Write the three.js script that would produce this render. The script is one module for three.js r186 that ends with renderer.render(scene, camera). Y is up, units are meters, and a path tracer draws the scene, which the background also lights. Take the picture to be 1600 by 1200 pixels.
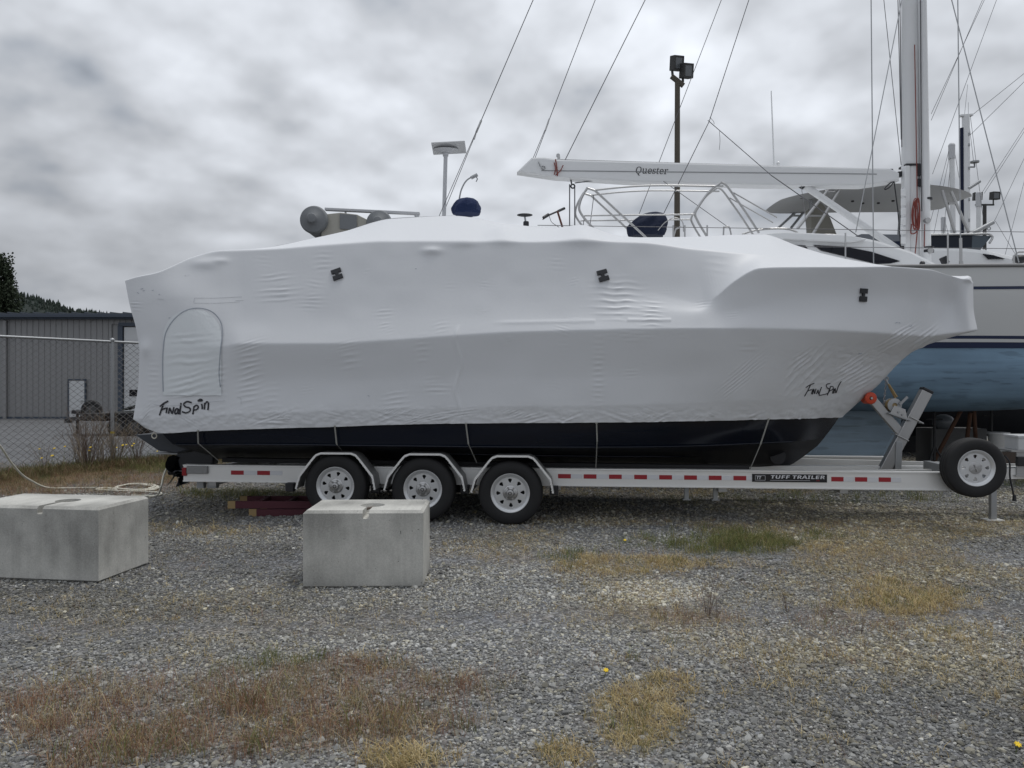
import * as THREE from 'three';
import { mergeGeometries } from 'three/addons/utils/BufferGeometryUtils.js';
import { RoundedBoxGeometry } from 'three/addons/geometries/RoundedBoxGeometry.js';
import { TextGeometry } from 'three/addons/geometries/TextGeometry.js';
import { FontLoader } from 'three/addons/loaders/FontLoader.js';
import { Brush, Evaluator, SUBTRACTION } from 'three-bvh-csg';

// ---------------------------------------------------------------- camera, sky, sun, exposure
const scene = new THREE.Scene();
const F = 1209, EYE = 1.6;
const camera = new THREE.PerspectiveCamera(2 * Math.atan(600 / F) * 180 / Math.PI, 4 / 3, 0.1, 6000);
camera.position.set(0, EYE, 0);
camera.lookAt(0, EYE, -10);
const renderer = new THREE.WebGLRenderer({ antialias: true });
renderer.toneMapping = THREE.LinearToneMapping;
renderer.toneMappingExposure = 1.0;
renderer.shadowMap.enabled = true;

// ---- seeded noise
let seed = 12345;
const rnd = () => { seed = (seed + 0x6d2b79f5) | 0; let t = Math.imul(seed ^ (seed >>> 15), 1 | seed); t = (t + Math.imul(t ^ (t >>> 7), 61 | t)) ^ t; return ((t ^ (t >>> 14)) >>> 0) / 4294967296; };
const rr = (a, b) => a + (b - a) * rnd();
const hash = (x, y) => { let h = Math.imul(x | 0, 374761393) + Math.imul(y | 0, 668265263); h = Math.imul(h ^ (h >>> 13), 1274126177); return ((h ^ (h >>> 16)) >>> 0) / 4294967296; };
const lerp = (a, b, t) => a + (b - a) * t, clamp = (x, a = 0, b = 1) => Math.min(b, Math.max(a, x)), sstep = (a, b, x) => { const t = clamp((x - a) / (b - a)); return t * t * (3 - 2 * t); };
function vnoise(x, y, px = 0, py = 0) {
  const ix = Math.floor(x), iy = Math.floor(y), fx = x - ix, fy = y - iy, u = fx * fx * (3 - 2 * fx), v = fy * fy * (3 - 2 * fy);
  const w = (i, p) => p ? ((i % p) + p) % p : i;
  const a = hash(w(ix, px), w(iy, py)), b = hash(w(ix + 1, px), w(iy, py)), c = hash(w(ix, px), w(iy + 1, py)), d = hash(w(ix + 1, px), w(iy + 1, py));
  return lerp(lerp(a, b, u), lerp(c, d, u), v);
}
function fbm(x, y, o = 4, px = 0, py = 0) { let s = 0, a = 0.5, n = 0; for (let i = 0; i < o; i++) { s += a * vnoise(x + i * 17 * (px ? 0 : 1), y, px, py); n += a; a *= 0.5; x *= 2; y *= 2; px *= 2; py *= 2; } return s / n; }

// ---- overcast sky: cloud layer seen from below, brighter towards the zenith
{
  const W = 2048, H = 1024, data = new Float32Array(W * H * 4);
  for (let r = 0; r < H; r++) {
    const el = ((r + 0.5) / H - 0.5) * Math.PI, sy = Math.sin(el), cy = Math.cos(el);
    for (let c = 0; c < W; c++) {
      const az = ((c + 0.5) / W - 0.5) * 2 * Math.PI, x = Math.cos(az) * cy, z = Math.sin(az) * cy, y = Math.max(sy, 0);
      const k = 1 / (y + 0.24), px = x * k, pz = z * k;
      const wx = fbm(px * 0.9 + 40, pz * 0.9 + 7, 3) - 0.5, wz = fbm(px * 0.9 + 3, pz * 0.9 + 61, 3) - 0.5;
      const big = fbm(px * 0.5 + 11.6 + wx * 0.9, pz * 0.5 + 5.2 + wz * 0.9, 3);
      const mid = fbm(px * 1.9 + 31 + wx * 0.5, pz * 1.9 + 25 + wz * 0.5, 5), fine = fbm(px * 6.2 + wx * 0.6, pz * 6.2 + wz * 0.6, 6);
      let t = (big - 0.5) * 0.45 + (mid - 0.5) * 0.6 + (fine - 0.5) * 0.85;
      const far = sstep(0.02, 0.32, y);
      t *= 0.45 + 0.55 * far;
      const low = 1 - sstep(0.05, 0.42, y);
      let L = (0.59 + 0.32 * Math.pow(y, 0.9)) * (1 + t * 1.15);
      L *= 1 - 0.26 * low * sstep(0.03, 0.15, y) * sstep(-0.1, -0.5, x) - 0.16 * sstep(0.15, 0.5, x);   // heavier banks low on the left and to the right
      L = Math.max(L, 0.16);
      const gap = sstep(0.1, 0.42, -t) * 0.06;
      const o = (r * W + c) * 4;
      data[o] = L * (0.94 - gap); data[o + 1] = L * (0.985 - gap * 0.3); data[o + 2] = L * (1.06 + gap * 0.7); data[o + 3] = 1;
    }
  }
  const sky = new THREE.DataTexture(data, W, H, THREE.RGBAFormat, THREE.FloatType);
  sky.mapping = THREE.EquirectangularReflectionMapping; sky.magFilter = THREE.LinearFilter; sky.minFilter = THREE.LinearFilter; sky.needsUpdate = true;
  scene.background = sky; scene.environment = sky;
}
const sun = new THREE.DirectionalLight(new THREE.Color().setRGB(1, 0.97, 0.92), 1.45);
sun.position.set(9, 30, -13); sun.target.position.set(0, 0, -10);
sun.castShadow = true; sun.shadow.radius = 36; sun.shadow.mapSize.set(4096, 4096);
Object.assign(sun.shadow.camera, { left: -40, right: 40, top: 40, bottom: -40, near: 1, far: 120 });
sun.name = 'sun'; scene.add(sun, sun.target);

// ---------------------------------------------------------------- helpers
const V = (x, y, z) => new THREE.Vector3(x, y, z);
const at = (px, py, d) => V((px - 800) / F * d, EYE - (py - 600) / F * d, -d);
const groundAt = (px, py) => at(px, py, EYE * F / (py - 600));
const used = new Map();
const numbered = (n) => { const k = used.get(n) || 0; used.set(n, k + 1); return k ? n + '_' + String(k).padStart(3, '0') : n; };
const clean = (g) => { let q = g.index ? g.toNonIndexed() : g; const o = new THREE.BufferGeometry(); o.setAttribute('position', q.attributes.position); if (!q.attributes.normal) q.computeVertexNormals(); o.setAttribute('normal', q.attributes.normal); o.setAttribute('uv', q.attributes.uv || new THREE.BufferAttribute(new Float32Array(q.attributes.position.count * 2), 2)); return o; };
const merged = (list) => list.length === 1 ? list[0] : mergeGeometries(list.map(clean));
function part(name, geos, mat, parent, label) {
  const m = new THREE.Mesh(merged([].concat(geos)), mat); m.name = name; m.castShadow = m.receiveShadow = true; parent.add(m);
  if (label) m.userData.label = label;
  return m;
}
function thing(name, label, category, group, pos) {
  const o = new THREE.Group(); o.name = numbered(name); o.userData = { label, category }; if (group) o.userData.group = group; if (pos) o.position.copy(pos); scene.add(o); return o;
}
function single(name, geos, mat, data) { const m = part(numbered(name), geos, mat, scene); m.userData = data; return m; }
const Q = (a, b) => new THREE.Quaternion().setFromUnitVectors(V(0, 1, 0), b.clone().sub(a).normalize());
function bar(a, b, r, n = 6, r2 = r) { const g = new THREE.CylinderGeometry(r2, r, a.distanceTo(b), n, 1); g.applyQuaternion(Q(a, b)); g.translate((a.x + b.x) / 2, (a.y + b.y) / 2, (a.z + b.z) / 2); return g; }
function tube(pts, r, n = 6, seg = 0, closed = false) { return new THREE.TubeGeometry(new THREE.CatmullRomCurve3(pts, closed, 'centripetal'), seg || pts.length * 8, r, n, closed); }
function poly(pts, r, n = 6) { return pts.slice(1).map((p, i) => bar(pts[i], p, r, n)).concat(pts.slice(1, -1).map((p) => new THREE.SphereGeometry(r, n, 4).translate(p.x, p.y, p.z))); }
// a box beam from a to b; w across (horizontal), h the other way
function beam(a, b, w, h, bevel = 0) {
  const L = a.distanceTo(b), g = bevel ? new RoundedBoxGeometry(w, h, L, 2, bevel) : new THREE.BoxGeometry(w, h, L), d = b.clone().sub(a).normalize();
  let s = V(0, 1, 0).cross(d); if (s.length() < 1e-4) s = V(1, 0, 0); s.normalize(); const u = d.clone().cross(s);
  g.applyMatrix4(new THREE.Matrix4().makeBasis(s, u, d)); g.translate((a.x + b.x) / 2, (a.y + b.y) / 2, (a.z + b.z) / 2); return g;
}
const box = (w, h, d, x, y, z, bev = 0) => (bev ? new RoundedBoxGeometry(w, h, d, 2, bev) : new THREE.BoxGeometry(w, h, d)).translate(x, y, z);
const shapeOf = (pts) => { const s = new THREE.Shape(); pts.forEach(([x, y], i) => i ? s.lineTo(x, y) : s.moveTo(x, y)); return s; };
const extr = (s, d, bev = 0) => new THREE.ExtrudeGeometry(s, { depth: d, bevelEnabled: bev > 0, bevelSize: bev, bevelThickness: bev, bevelSegments: 2, curveSegments: 16 });
function tex(w, h, f, srgb = false, rep = 1) {
  const d = new Uint8Array(w * h * 4);
  for (let y = 0; y < h; y++) for (let x = 0; x < w; x++) { const c = f(x / w, y / h, x, y), o = (y * w + x) * 4; const a = Array.isArray(c) ? c : [c, c, c]; for (let k = 0; k < 3; k++) d[o + k] = clamp(a[k]) * 255; d[o + 3] = 255; }
  const t = new THREE.DataTexture(d, w, h); t.wrapS = t.wrapT = THREE.RepeatWrapping; t.magFilter = THREE.LinearFilter; t.minFilter = THREE.LinearMipmapLinearFilter; if (srgb) t.colorSpace = THREE.SRGBColorSpace; t.repeat.set(rep, rep); t.needsUpdate = true; return t;
}
const col = (r, g, b) => new THREE.Color().setRGB(r, g, b);
const M = (r, g, b, rough = 0.6, o = {}) => new THREE.MeshPhysicalMaterial({ color: col(r, g, b), roughness: rough, ...o });
// monotone cubic interpolation
function pchip(xs, ys) {
  const n = xs.length, h = [], d = [], m = new Array(n).fill(0);
  for (let i = 0; i < n - 1; i++) { h[i] = xs[i + 1] - xs[i]; d[i] = (ys[i + 1] - ys[i]) / h[i]; }
  for (let i = 1; i < n - 1; i++) if (d[i - 1] * d[i] > 0) { const w1 = 2 * h[i] + h[i - 1], w2 = h[i] + 2 * h[i - 1]; m[i] = (w1 + w2) / (w1 / d[i - 1] + w2 / d[i]); }
  m[0] = d[0]; m[n - 1] = d[n - 2];
  return (x) => { let i = 0; while (i < n - 2 && x > xs[i + 1]) i++; const t = (x - xs[i]) / h[i], t2 = t * t, t3 = t2 * t; return ys[i] * (2 * t3 - 3 * t2 + 1) + h[i] * m[i] * (t3 - 2 * t2 + t) + ys[i + 1] * (3 * t2 - 2 * t3) + h[i] * m[i + 1] * (t3 - t2); };
}
function gridGeo(pts, nu, nv, flip = false, uvs) { // pts[i*nv+j] Vector3
  const p = new Float32Array(nu * nv * 3), uv = new Float32Array(nu * nv * 2), idx = [];
  for (let i = 0; i < nu * nv; i++) { pts[i].toArray(p, i * 3); uv[i * 2] = uvs ? uvs[i][0] : pts[i].x; uv[i * 2 + 1] = uvs ? uvs[i][1] : pts[i].y; }
  for (let i = 0; i < nu - 1; i++) for (let j = 0; j < nv - 1; j++) { const a = i * nv + j, b = a + nv, c = b + 1, d = a + 1; flip ? idx.push(a, b, d, b, c, d) : idx.push(a, d, b, b, d, c); }
  const g = new THREE.BufferGeometry(); g.setAttribute('position', new THREE.BufferAttribute(p, 3)); g.setAttribute('uv', new THREE.BufferAttribute(uv, 2)); g.setIndex(idx); g.computeVertexNormals(); return g;
}

// ---------------------------------------------------------------- materials
const fineNoise = tex(512, 512, (u, v) => fbm(u * 32, v * 32, 4, 32, 32));
const blotch = tex(512, 512, (u, v) => { const n = fbm(u * 6, v * 6, 5, 6, 6); return 0.75 + 0.25 * n; });
const brushed = tex(512, 512, (u, v) => 0.35 + 0.4 * fbm(u * 4, v * 128, 3, 4, 128));
const concreteMap = tex(1024, 1024, (u, v) => {
  const s = fbm(u * 5, v * 4, 5, 5, 4), f = vnoise(u * 256, v * 256, 256, 256), streak = fbm(u * 60, v * 3, 3, 60, 3), stain = sstep(0.52, 0.8, fbm(u * 3 + 5, v * 2, 4, 3, 2));
  let k = 0.685 + 0.3 * (s - 0.5) + 0.07 * (f - 0.5) + 0.05 * (streak - 0.5) - 0.11 * stain;
  const pit = vnoise(u * 90, v * 90, 90, 90); if (pit > 0.975) k *= 0.55;
  return [k * 1.0, k * 0.995, k * 0.965];
}, true);
const concreteBump = tex(1024, 1024, (u, v) => { const pit = vnoise(u * 90, v * 90, 90, 90); return 0.6 + 0.25 * (fbm(u * 40, v * 40, 4, 40, 40) - 0.5) - (pit > 0.97 ? 0.4 : 0); });
const mat = {
  wrap: M(0.63, 0.645, 0.67, 0.47, { bumpMap: fineNoise, bumpScale: 0.0003, specularIntensity: 0.8 }),
  wrapPatch: M(0.66, 0.69, 0.71, 0.4, {}),
  tapeEdge: M(0.47, 0.485, 0.51, 0.5, { side: THREE.DoubleSide }), seam: M(0.32, 0.35, 0.40, 0.6), ink: M(0.012, 0.012, 0.018, 0.5), blackPlastic: M(0.015, 0.016, 0.02, 0.5),
  hullNavy: M(0.005, 0.008, 0.017, 0.2, { specularIntensity: 0.7 }), antifoul: M(0.008, 0.009, 0.013, 0.55, { roughnessMap: blotch }),
  alu: M(0.76, 0.76, 0.75, 0.4, { metalness: 0.45, bumpMap: brushed, bumpScale: 0.0004 }), aluDull: M(0.42, 0.42, 0.42, 0.5, { metalness: 0.8, roughnessMap: blotch }),
  galv: M(0.36, 0.37, 0.38, 0.5, { metalness: 0.75 }), stainless: M(0.46, 0.46, 0.46, 0.36, { metalness: 0.9 }), wire: M(0.12, 0.12, 0.13, 0.5, { metalness: 0.5 }),
  rubber: M(0.012, 0.012, 0.013, 0.78, { bumpMap: fineNoise, bumpScale: 0.001 }), rim: M(0.62, 0.63, 0.64, 0.32, { metalness: 0.5 }), dark: M(0.02, 0.02, 0.022, 0.7),
  red: M(0.30, 0.012, 0.02, 0.45), whiteTape: M(0.62, 0.63, 0.66, 0.4), orange: M(0.55, 0.06, 0.02, 0.5), rope: M(0.62, 0.60, 0.52, 0.9), ropeGrey: M(0.3, 0.3, 0.28, 0.9), redRope: M(0.22, 0.055, 0.045, 0.95),
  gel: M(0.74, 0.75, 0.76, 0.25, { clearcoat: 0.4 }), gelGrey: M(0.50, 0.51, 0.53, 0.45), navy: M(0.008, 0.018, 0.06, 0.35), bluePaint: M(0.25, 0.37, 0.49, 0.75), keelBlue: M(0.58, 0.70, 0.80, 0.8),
  glassDark: M(0.004, 0.005, 0.01, 0.1, { specularIntensity: 0.5 }), canvasNavy: M(0.006, 0.012, 0.035, 0.9), canvasGrey: M(0.20, 0.20, 0.20, 0.85), hypalon: M(0.16, 0.17, 0.18, 0.65), mastWhite: M(0.70, 0.71, 0.72, 0.35),
  woodPole: M(0.085, 0.075, 0.06, 0.9, { bumpMap: brushed, bumpScale: 0.01 }), lampBody: M(0.035, 0.035, 0.035, 0.6), lampGlass: M(0.12, 0.13, 0.14, 0.15),
  cladding: M(0.25, 0.25, 0.252, 0.5, { metalness: 0.1 }), trimBlue: M(0.045, 0.06, 0.085, 0.5), doorWhite: M(0.55, 0.56, 0.57, 0.5), roofMetal: M(0.07, 0.085, 0.105, 0.5, { metalness: 0.2 }),
  maroon: M(0.075, 0.016, 0.026, 0.75, { bumpMap: brushed, bumpScale: 0.002 }), rawWood: M(0.3, 0.21, 0.1, 0.85), brown: M(0.1, 0.05, 0.03, 0.8), tan: M(0.42, 0.31, 0.16, 0.9),
  bark: M(0.05, 0.04, 0.03, 0.95),
};
const bottomStains = tex(1024, 512, (u, v) => { const n = fbm(u * 10, v * 3, 5, 10, 3), s = sstep(0.55, 0.75, fbm(u * 14, v * 30, 4, 14, 30)), w = fbm(u * 4, v * 20, 3, 4, 20); const k = 0.82 + 0.2 * (n - 0.5) + 0.3 * (w - 0.5) - 0.2 * s; return [k * 0.9, k * 0.96, k]; });
mat.bluePaint.map = bottomStains; mat.keelBlue.map = bottomStains;

// ---------------------------------------------------------------- ground
const gh = (x, z) => {
  const d = -z;
  let h = -0.22 * sstep(17, 30, d) + (fbm(x * 0.35 + 50, z * 0.35 + 50, 3) - 0.5) * 0.05 * sstep(5, 8, Math.abs(d - 9) + 4);
  h += 0.035 * Math.exp(-((x + 2.0) ** 2) / 0.8 - ((d - 9.4) ** 2) / 6);
  return h;
};
const toPx = (x, z) => [800 + x / -z * F, 600 + EYE / -z * F];
// patches seen on the ground: centre and radii where they lie, kind, strength
const patches = [
  [330, 1130, 330, 75, 'rust', 1.0], [520, 1075, 190, 42, 'rust', 0.9], [150, 1100, 190, 45, 'rust', 0.75], [430, 1045, 110, 20, 'green', 0.7], [240, 1090, 120, 18, 'straw', 0.6], [640, 1110, 110, 50, 'rust', 0.5],
  [1160, 850, 150, 18, 'green', 1.0], [1290, 858, 80, 14, 'straw', 0.7], [1000, 886, 120, 17, 'straw', 1.0], [900, 872, 60, 8, 'green', 0.6], [1160, 884, 60, 10, 'straw', 0.5], [1420, 935, 110, 30, 'straw', 0.9], [1520, 990, 100, 30, 'straw', 0.4],
  [1000, 1125, 75, 45, 'straw', 0.9], [1040, 1080, 40, 22, 'straw', 0.7], [880, 1185, 40, 22, 'straw', 0.8], [620, 1190, 70, 22, 'straw', 0.8], [1220, 1000, 160, 40, 'straw', 0.22], [1250, 1090, 130, 40, 'straw', 0.2], [1090, 965, 70, 14, 'rust', 0.6], [975, 1036, 30, 8, 'straw', 0.6], [1130, 1030, 110, 30, 'straw', 0.22], [1330, 970, 130, 25, 'rust', 0.35],
  [750, 860, 100, 14, 'straw', 0.35], [330, 1035, 60, 8, 'straw', 0.4], [560, 1030, 40, 6, 'straw', 0.6], [300, 830, 140, 12, 'straw', 0.3], [1300, 780, 260, 10, 'green', 0.35], [1540, 760, 80, 8, 'green', 0.4], [980, 770, 300, 8, 'straw', 0.35], [400, 775, 120, 8, 'green', 0.6],
  [130, 750, 170, 22, 'rust', 0.8], [60, 760, 110, 16, 'rust', 0.9], [230, 728, 70, 16, 'green', 0.9],
];
function cover(x, z) { // strongest patch here, with ragged edges
  const [px, py] = toPx(x, z); let best = 0, kind = null;
  const n = fbm(x * 2.2 + 9, z * 2.2 + 4, 4), n2 = fbm(x * 7 + 1, z * 7 + 2, 3);
  for (const [cx, cy, rx, ry, k, s] of patches) {
    const q = ((px - cx) / rx) ** 2 + ((py - cy) / ry) ** 2; if (q > 3) continue;
    const w = s * sstep(1.4, 0.05, q * 0.75 + (n - 0.5) * 1.6 + (n2 - 0.5) * 0.9); if (w > best) { best = w; kind = k; }
  }
  return [best, kind];
}
{
  const xs = [], zs = [];
  for (let x = -16; x <= 16.001; x += 0.16) xs.push(x);
  for (let x = 16.6, s = 0.6; x < 3000; s *= 1.22, x += s) { xs.push(x); xs.unshift(-x); }
  for (let z = 4; z >= -22.001; z -= 0.16) zs.push(z);
  for (let z = -22.6, s = 0.6; z > -3500; s *= 1.2, z -= s) zs.push(z);
  for (let z = 5, s = 1; z < 400; s *= 1.5, z += s) zs.unshift(z);
  const p = [], uv = [], c = [], idx = [], nz = zs.length;
  for (const x of xs) for (const z of zs) {
    p.push(x, gh(x, z), z); uv.push(x / 3, z / 3);
    let k = 0.82 + 0.5 * (fbm(x * 0.5 + 3, z * 0.5, 4) - 0.5) + 0.3 * (fbm(x * 3, z * 3 + 8, 3) - 0.5), q = [k, k, k * 0.98];
    { const silt = sstep(0.45, 0.7, fbm(x * 0.55 + 33, z * 0.55 + 2, 4)) * (0.4 + 0.6 * sstep(-1, 1.5, x)); q = [q[0] * (1 + 0.16 * silt), q[1] * (1 + 0.02 * silt), q[2] * (1 - 0.2 * silt)]; }
    if (z < -1) {
      const [w, kind] = cover(x, z), t = { rust: [0.95, 0.7, 0.52], green: [0.6, 0.66, 0.4], straw: [1.35, 1.05, 0.66] }[kind];
      if (t) q = q.map((v, i) => lerp(v, t[i] * k, w * 0.55));
    }
    if (z < -24) q = q.map((v, i) => lerp(v, [0.8, 0.85, 0.7][i], 0.6));
    c.push(...q);
  }
  for (let i = 0; i < xs.length - 1; i++) for (let j = 0; j < nz - 1; j++) { const a = i * nz + j, b = a + nz; idx.push(a, b, a + 1, b, b + 1, a + 1); }
  const g = new THREE.BufferGeometry(); g.setAttribute('position', new THREE.Float32BufferAttribute(p, 3)); g.setAttribute('uv', new THREE.Float32BufferAttribute(uv, 2)); g.setAttribute('color', new THREE.Float32BufferAttribute(c, 3)); g.setIndex(idx); g.computeVertexNormals();
  const cells = 150, pts = []; for (let i = 0; i < cells * cells; i++) pts.push([rnd(), rnd(), rnd()]);
  const stone = (u, v) => { const X = u * cells, Y = v * cells, ix = Math.floor(X), iy = Math.floor(Y); let d1 = 9, d2 = 9, t = 0; for (let a = -1; a < 2; a++) for (let b = -1; b < 2; b++) { const q = pts[((iy + b + cells) % cells) * cells + (ix + a + cells) % cells], dx = ix + a + q[0] - X, dy = iy + b + q[1] - Y, d = dx * dx + dy * dy; if (d < d1) { d2 = d1; d1 = d; t = q[2]; } else if (d < d2) d2 = d; } return [Math.sqrt(d1), Math.sqrt(d2), t]; };
  const N = 1024, A = new Float32Array(N * N * 2);
  for (let y = 0; y < N; y++) for (let x = 0; x < N; x++) { const [a, b, t] = stone(x / N, y / N), e = clamp((b - a) * 3.2); A[(y * N + x) * 2] = 0.075 + 0.22 * t * t + 0.08 * t; A[(y * N + x) * 2 + 1] = Math.sqrt(e) * (0.5 + 0.5 * t); }
  const enc = (l) => Math.pow(l, 1 / 2.2);
  const gm = tex(N, N, (u, v, x, y) => { const k = A[(y * N + x) * 2], w = fbm(u * 40, v * 40, 2, 40, 40) - 0.5; return [enc(k * (1.0 + w * 0.15)), enc(k), enc(k * (1.04 - w * 0.2))]; }, true), gb = tex(N, N, (u, v, x, y) => A[(y * N + x) * 2 + 1]);
  const m = new THREE.MeshStandardMaterial({ color: col(1, 1, 1), map: gm, bumpMap: gb, bumpScale: 0.012, roughness: 0.95, vertexColors: true });
  const o = part('ground', g, m, scene); o.userData = { kind: 'structure' };
}

const rut = (x, d) => { const a = d - 5.25 - 0.2 * Math.sin(x * 0.5), b = d - 7.05 - 0.2 * Math.sin(x * 0.5 + 0.2), n = 0.5 + fbm(x * 1.3, d * 1.3, 3); return clamp((Math.exp(-((a / 0.24) ** 2)) + Math.exp(-((b / 0.24) ** 2))) * n); };
// loose gravel: stones lying in the yard, thinning out with distance
{
  const variants = [];
  for (let k = 0; k < 4; k++) {
    const g = new THREE.IcosahedronGeometry(0.5, 0), p = g.attributes.position, map = new Map();
    for (let i = 0; i < p.count; i++) { const key = [p.getX(i), p.getY(i), p.getZ(i)].map((v) => v.toFixed(3)).join(); if (!map.has(key)) map.set(key, 0.68 + 0.5 * rnd()); const s = map.get(key); p.setXYZ(i, p.getX(i) * s, p.getY(i) * s * 0.62, p.getZ(i) * s); }
    g.computeVertexNormals(); variants.push(g);
  }
  const stoneMat = new THREE.MeshStandardMaterial({ color: 0xffffff, roughness: 0.88, flatShading: true });
  const lists = variants.map(() => []), e = new THREE.Euler(), q = new THREE.Quaternion(), mm = new THREE.Matrix4();
  const bands = [[2.6, 4.2, 6200, 0.0185], [4.2, 6, 4600, 0.019], [6, 8.5, 2700, 0.022], [8.5, 12, 950, 0.027], [12, 18, 240, 0.036]];
  for (const [d0, d1, dens, size] of bands) {
    const n = Math.round(dens * (d1 - d0) * (d0 + d1) * 0.74);
    for (let i = 0; i < n; i++) {
      const d = Math.sqrt(lerp(d0 * d0, d1 * d1, rnd())), x = rr(-0.74, 0.74) * d; if (d > 12.5 && x < -5) continue;
      const [w] = cover(x, -d); if (rnd() < w * 0.5) continue; const worn = rut(x, d); if (rnd() < worn * 0.65) continue;
      const dens2 = fbm(x * 1.1 + 70, -d * 1.1 + 20, 3); if (rnd() > 0.55 + dens2 * 0.8) continue;
      const big = rnd() < 0.07 ? 1.9 : 1, s = size * (0.4 + 0.95 * Math.pow(rnd(), 1.5)) * big * (1 - 0.35 * worn);
      e.set(rr(-0.5, 0.5), rr(0, 6.28), rr(-0.5, 0.5)); q.setFromEuler(e);
      mm.compose(V(x, gh(x, -d) + s * 0.12, -d), q, V(s * rr(0.8, 1.3), s, s * rr(0.8, 1.2)));
      const [px, py] = toPx(x, -d), pale = sstep(1.2, 0.3, ((px - 1030) / 100) ** 2 + ((py - 926) / 24) ** 2);
      const zone = 0.42 + 1.1 * fbm(x * 0.42 + 5, -d * 1.0 + 12, 4);
      const t = rnd(); let k = (0.10 + 0.24 * t * t + 0.08 * rnd()) * zone; if (rnd() < 0.008) k = 0.5; k = lerp(k, k * 1.25 + 0.12, pale);
      const silt = sstep(0.45, 0.7, fbm(x * 0.55 + 33, -d * 0.55 + 2, 4)) * (0.4 + 0.6 * sstep(-1, 1.5, x)), warm = (rnd() < 0.2 ? 0.12 : rnd() * 0.04) + silt * rr(0.02, 0.2);
      lists[i & 3].push([mm.clone(), k * (0.99 + warm), k * (1.0 + warm * 0.45), k * (0.985 - warm)]);
    }
  }
  variants.forEach((g, k) => { const L = lists[k], im = new THREE.InstancedMesh(g, stoneMat, L.length); L.forEach((a, i) => { im.setMatrixAt(i, a[0]); im.setColorAt(i, col(a[1], a[2], a[3])); }); im.name = numbered('gravel'); im.castShadow = im.receiveShadow = true; im.userData = { kind: 'stuff', label: 'loose grey crushed gravel covering the yard', category: 'gravel' }; scene.add(im); });
}

// grass and weeds
function tuftGeo(n, h, spread, lean, w) {
  const p = [], idx = [];
  for (let i = 0; i < n; i++) {
    const a = rr(0, 6.28), r = spread * Math.sqrt(rnd()), bx = Math.cos(a) * r, bz = Math.sin(a) * r, L = h * rr(0.5, 1.1), t = rr(0, 6.28), l = lean * rr(0.3, 1.2), dx = Math.cos(t), dz = Math.sin(t), o = p.length / 3;
    const f = rr(0, 6.28), sx = Math.cos(f) * w / 2, sz = Math.sin(f) * w / 2;
    for (let k = 0; k < 3; k++) { const s = k / 2.3, x = bx + dx * l * L * s * s, y = L * s * (1 - 0.35 * l * s), z = bz + dz * l * L * s * s, g = 1 - k * 0.25; p.push(x - sx * g, y, z - sz * g, x + sx * g, y, z + sz * g); }
    p.push(bx + dx * l * L, L * (1 - 0.35 * l), bz + dz * l * L);
    idx.push(o, o + 1, o + 2, o + 1, o + 3, o + 2, o + 2, o + 3, o + 4, o + 3, o + 5, o + 4, o + 4, o + 5, o + 6);
  }
  const g = new THREE.BufferGeometry(); g.setAttribute('position', new THREE.Float32BufferAttribute(p, 3)); g.setIndex(idx); g.computeVertexNormals(); return g;
}
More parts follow.
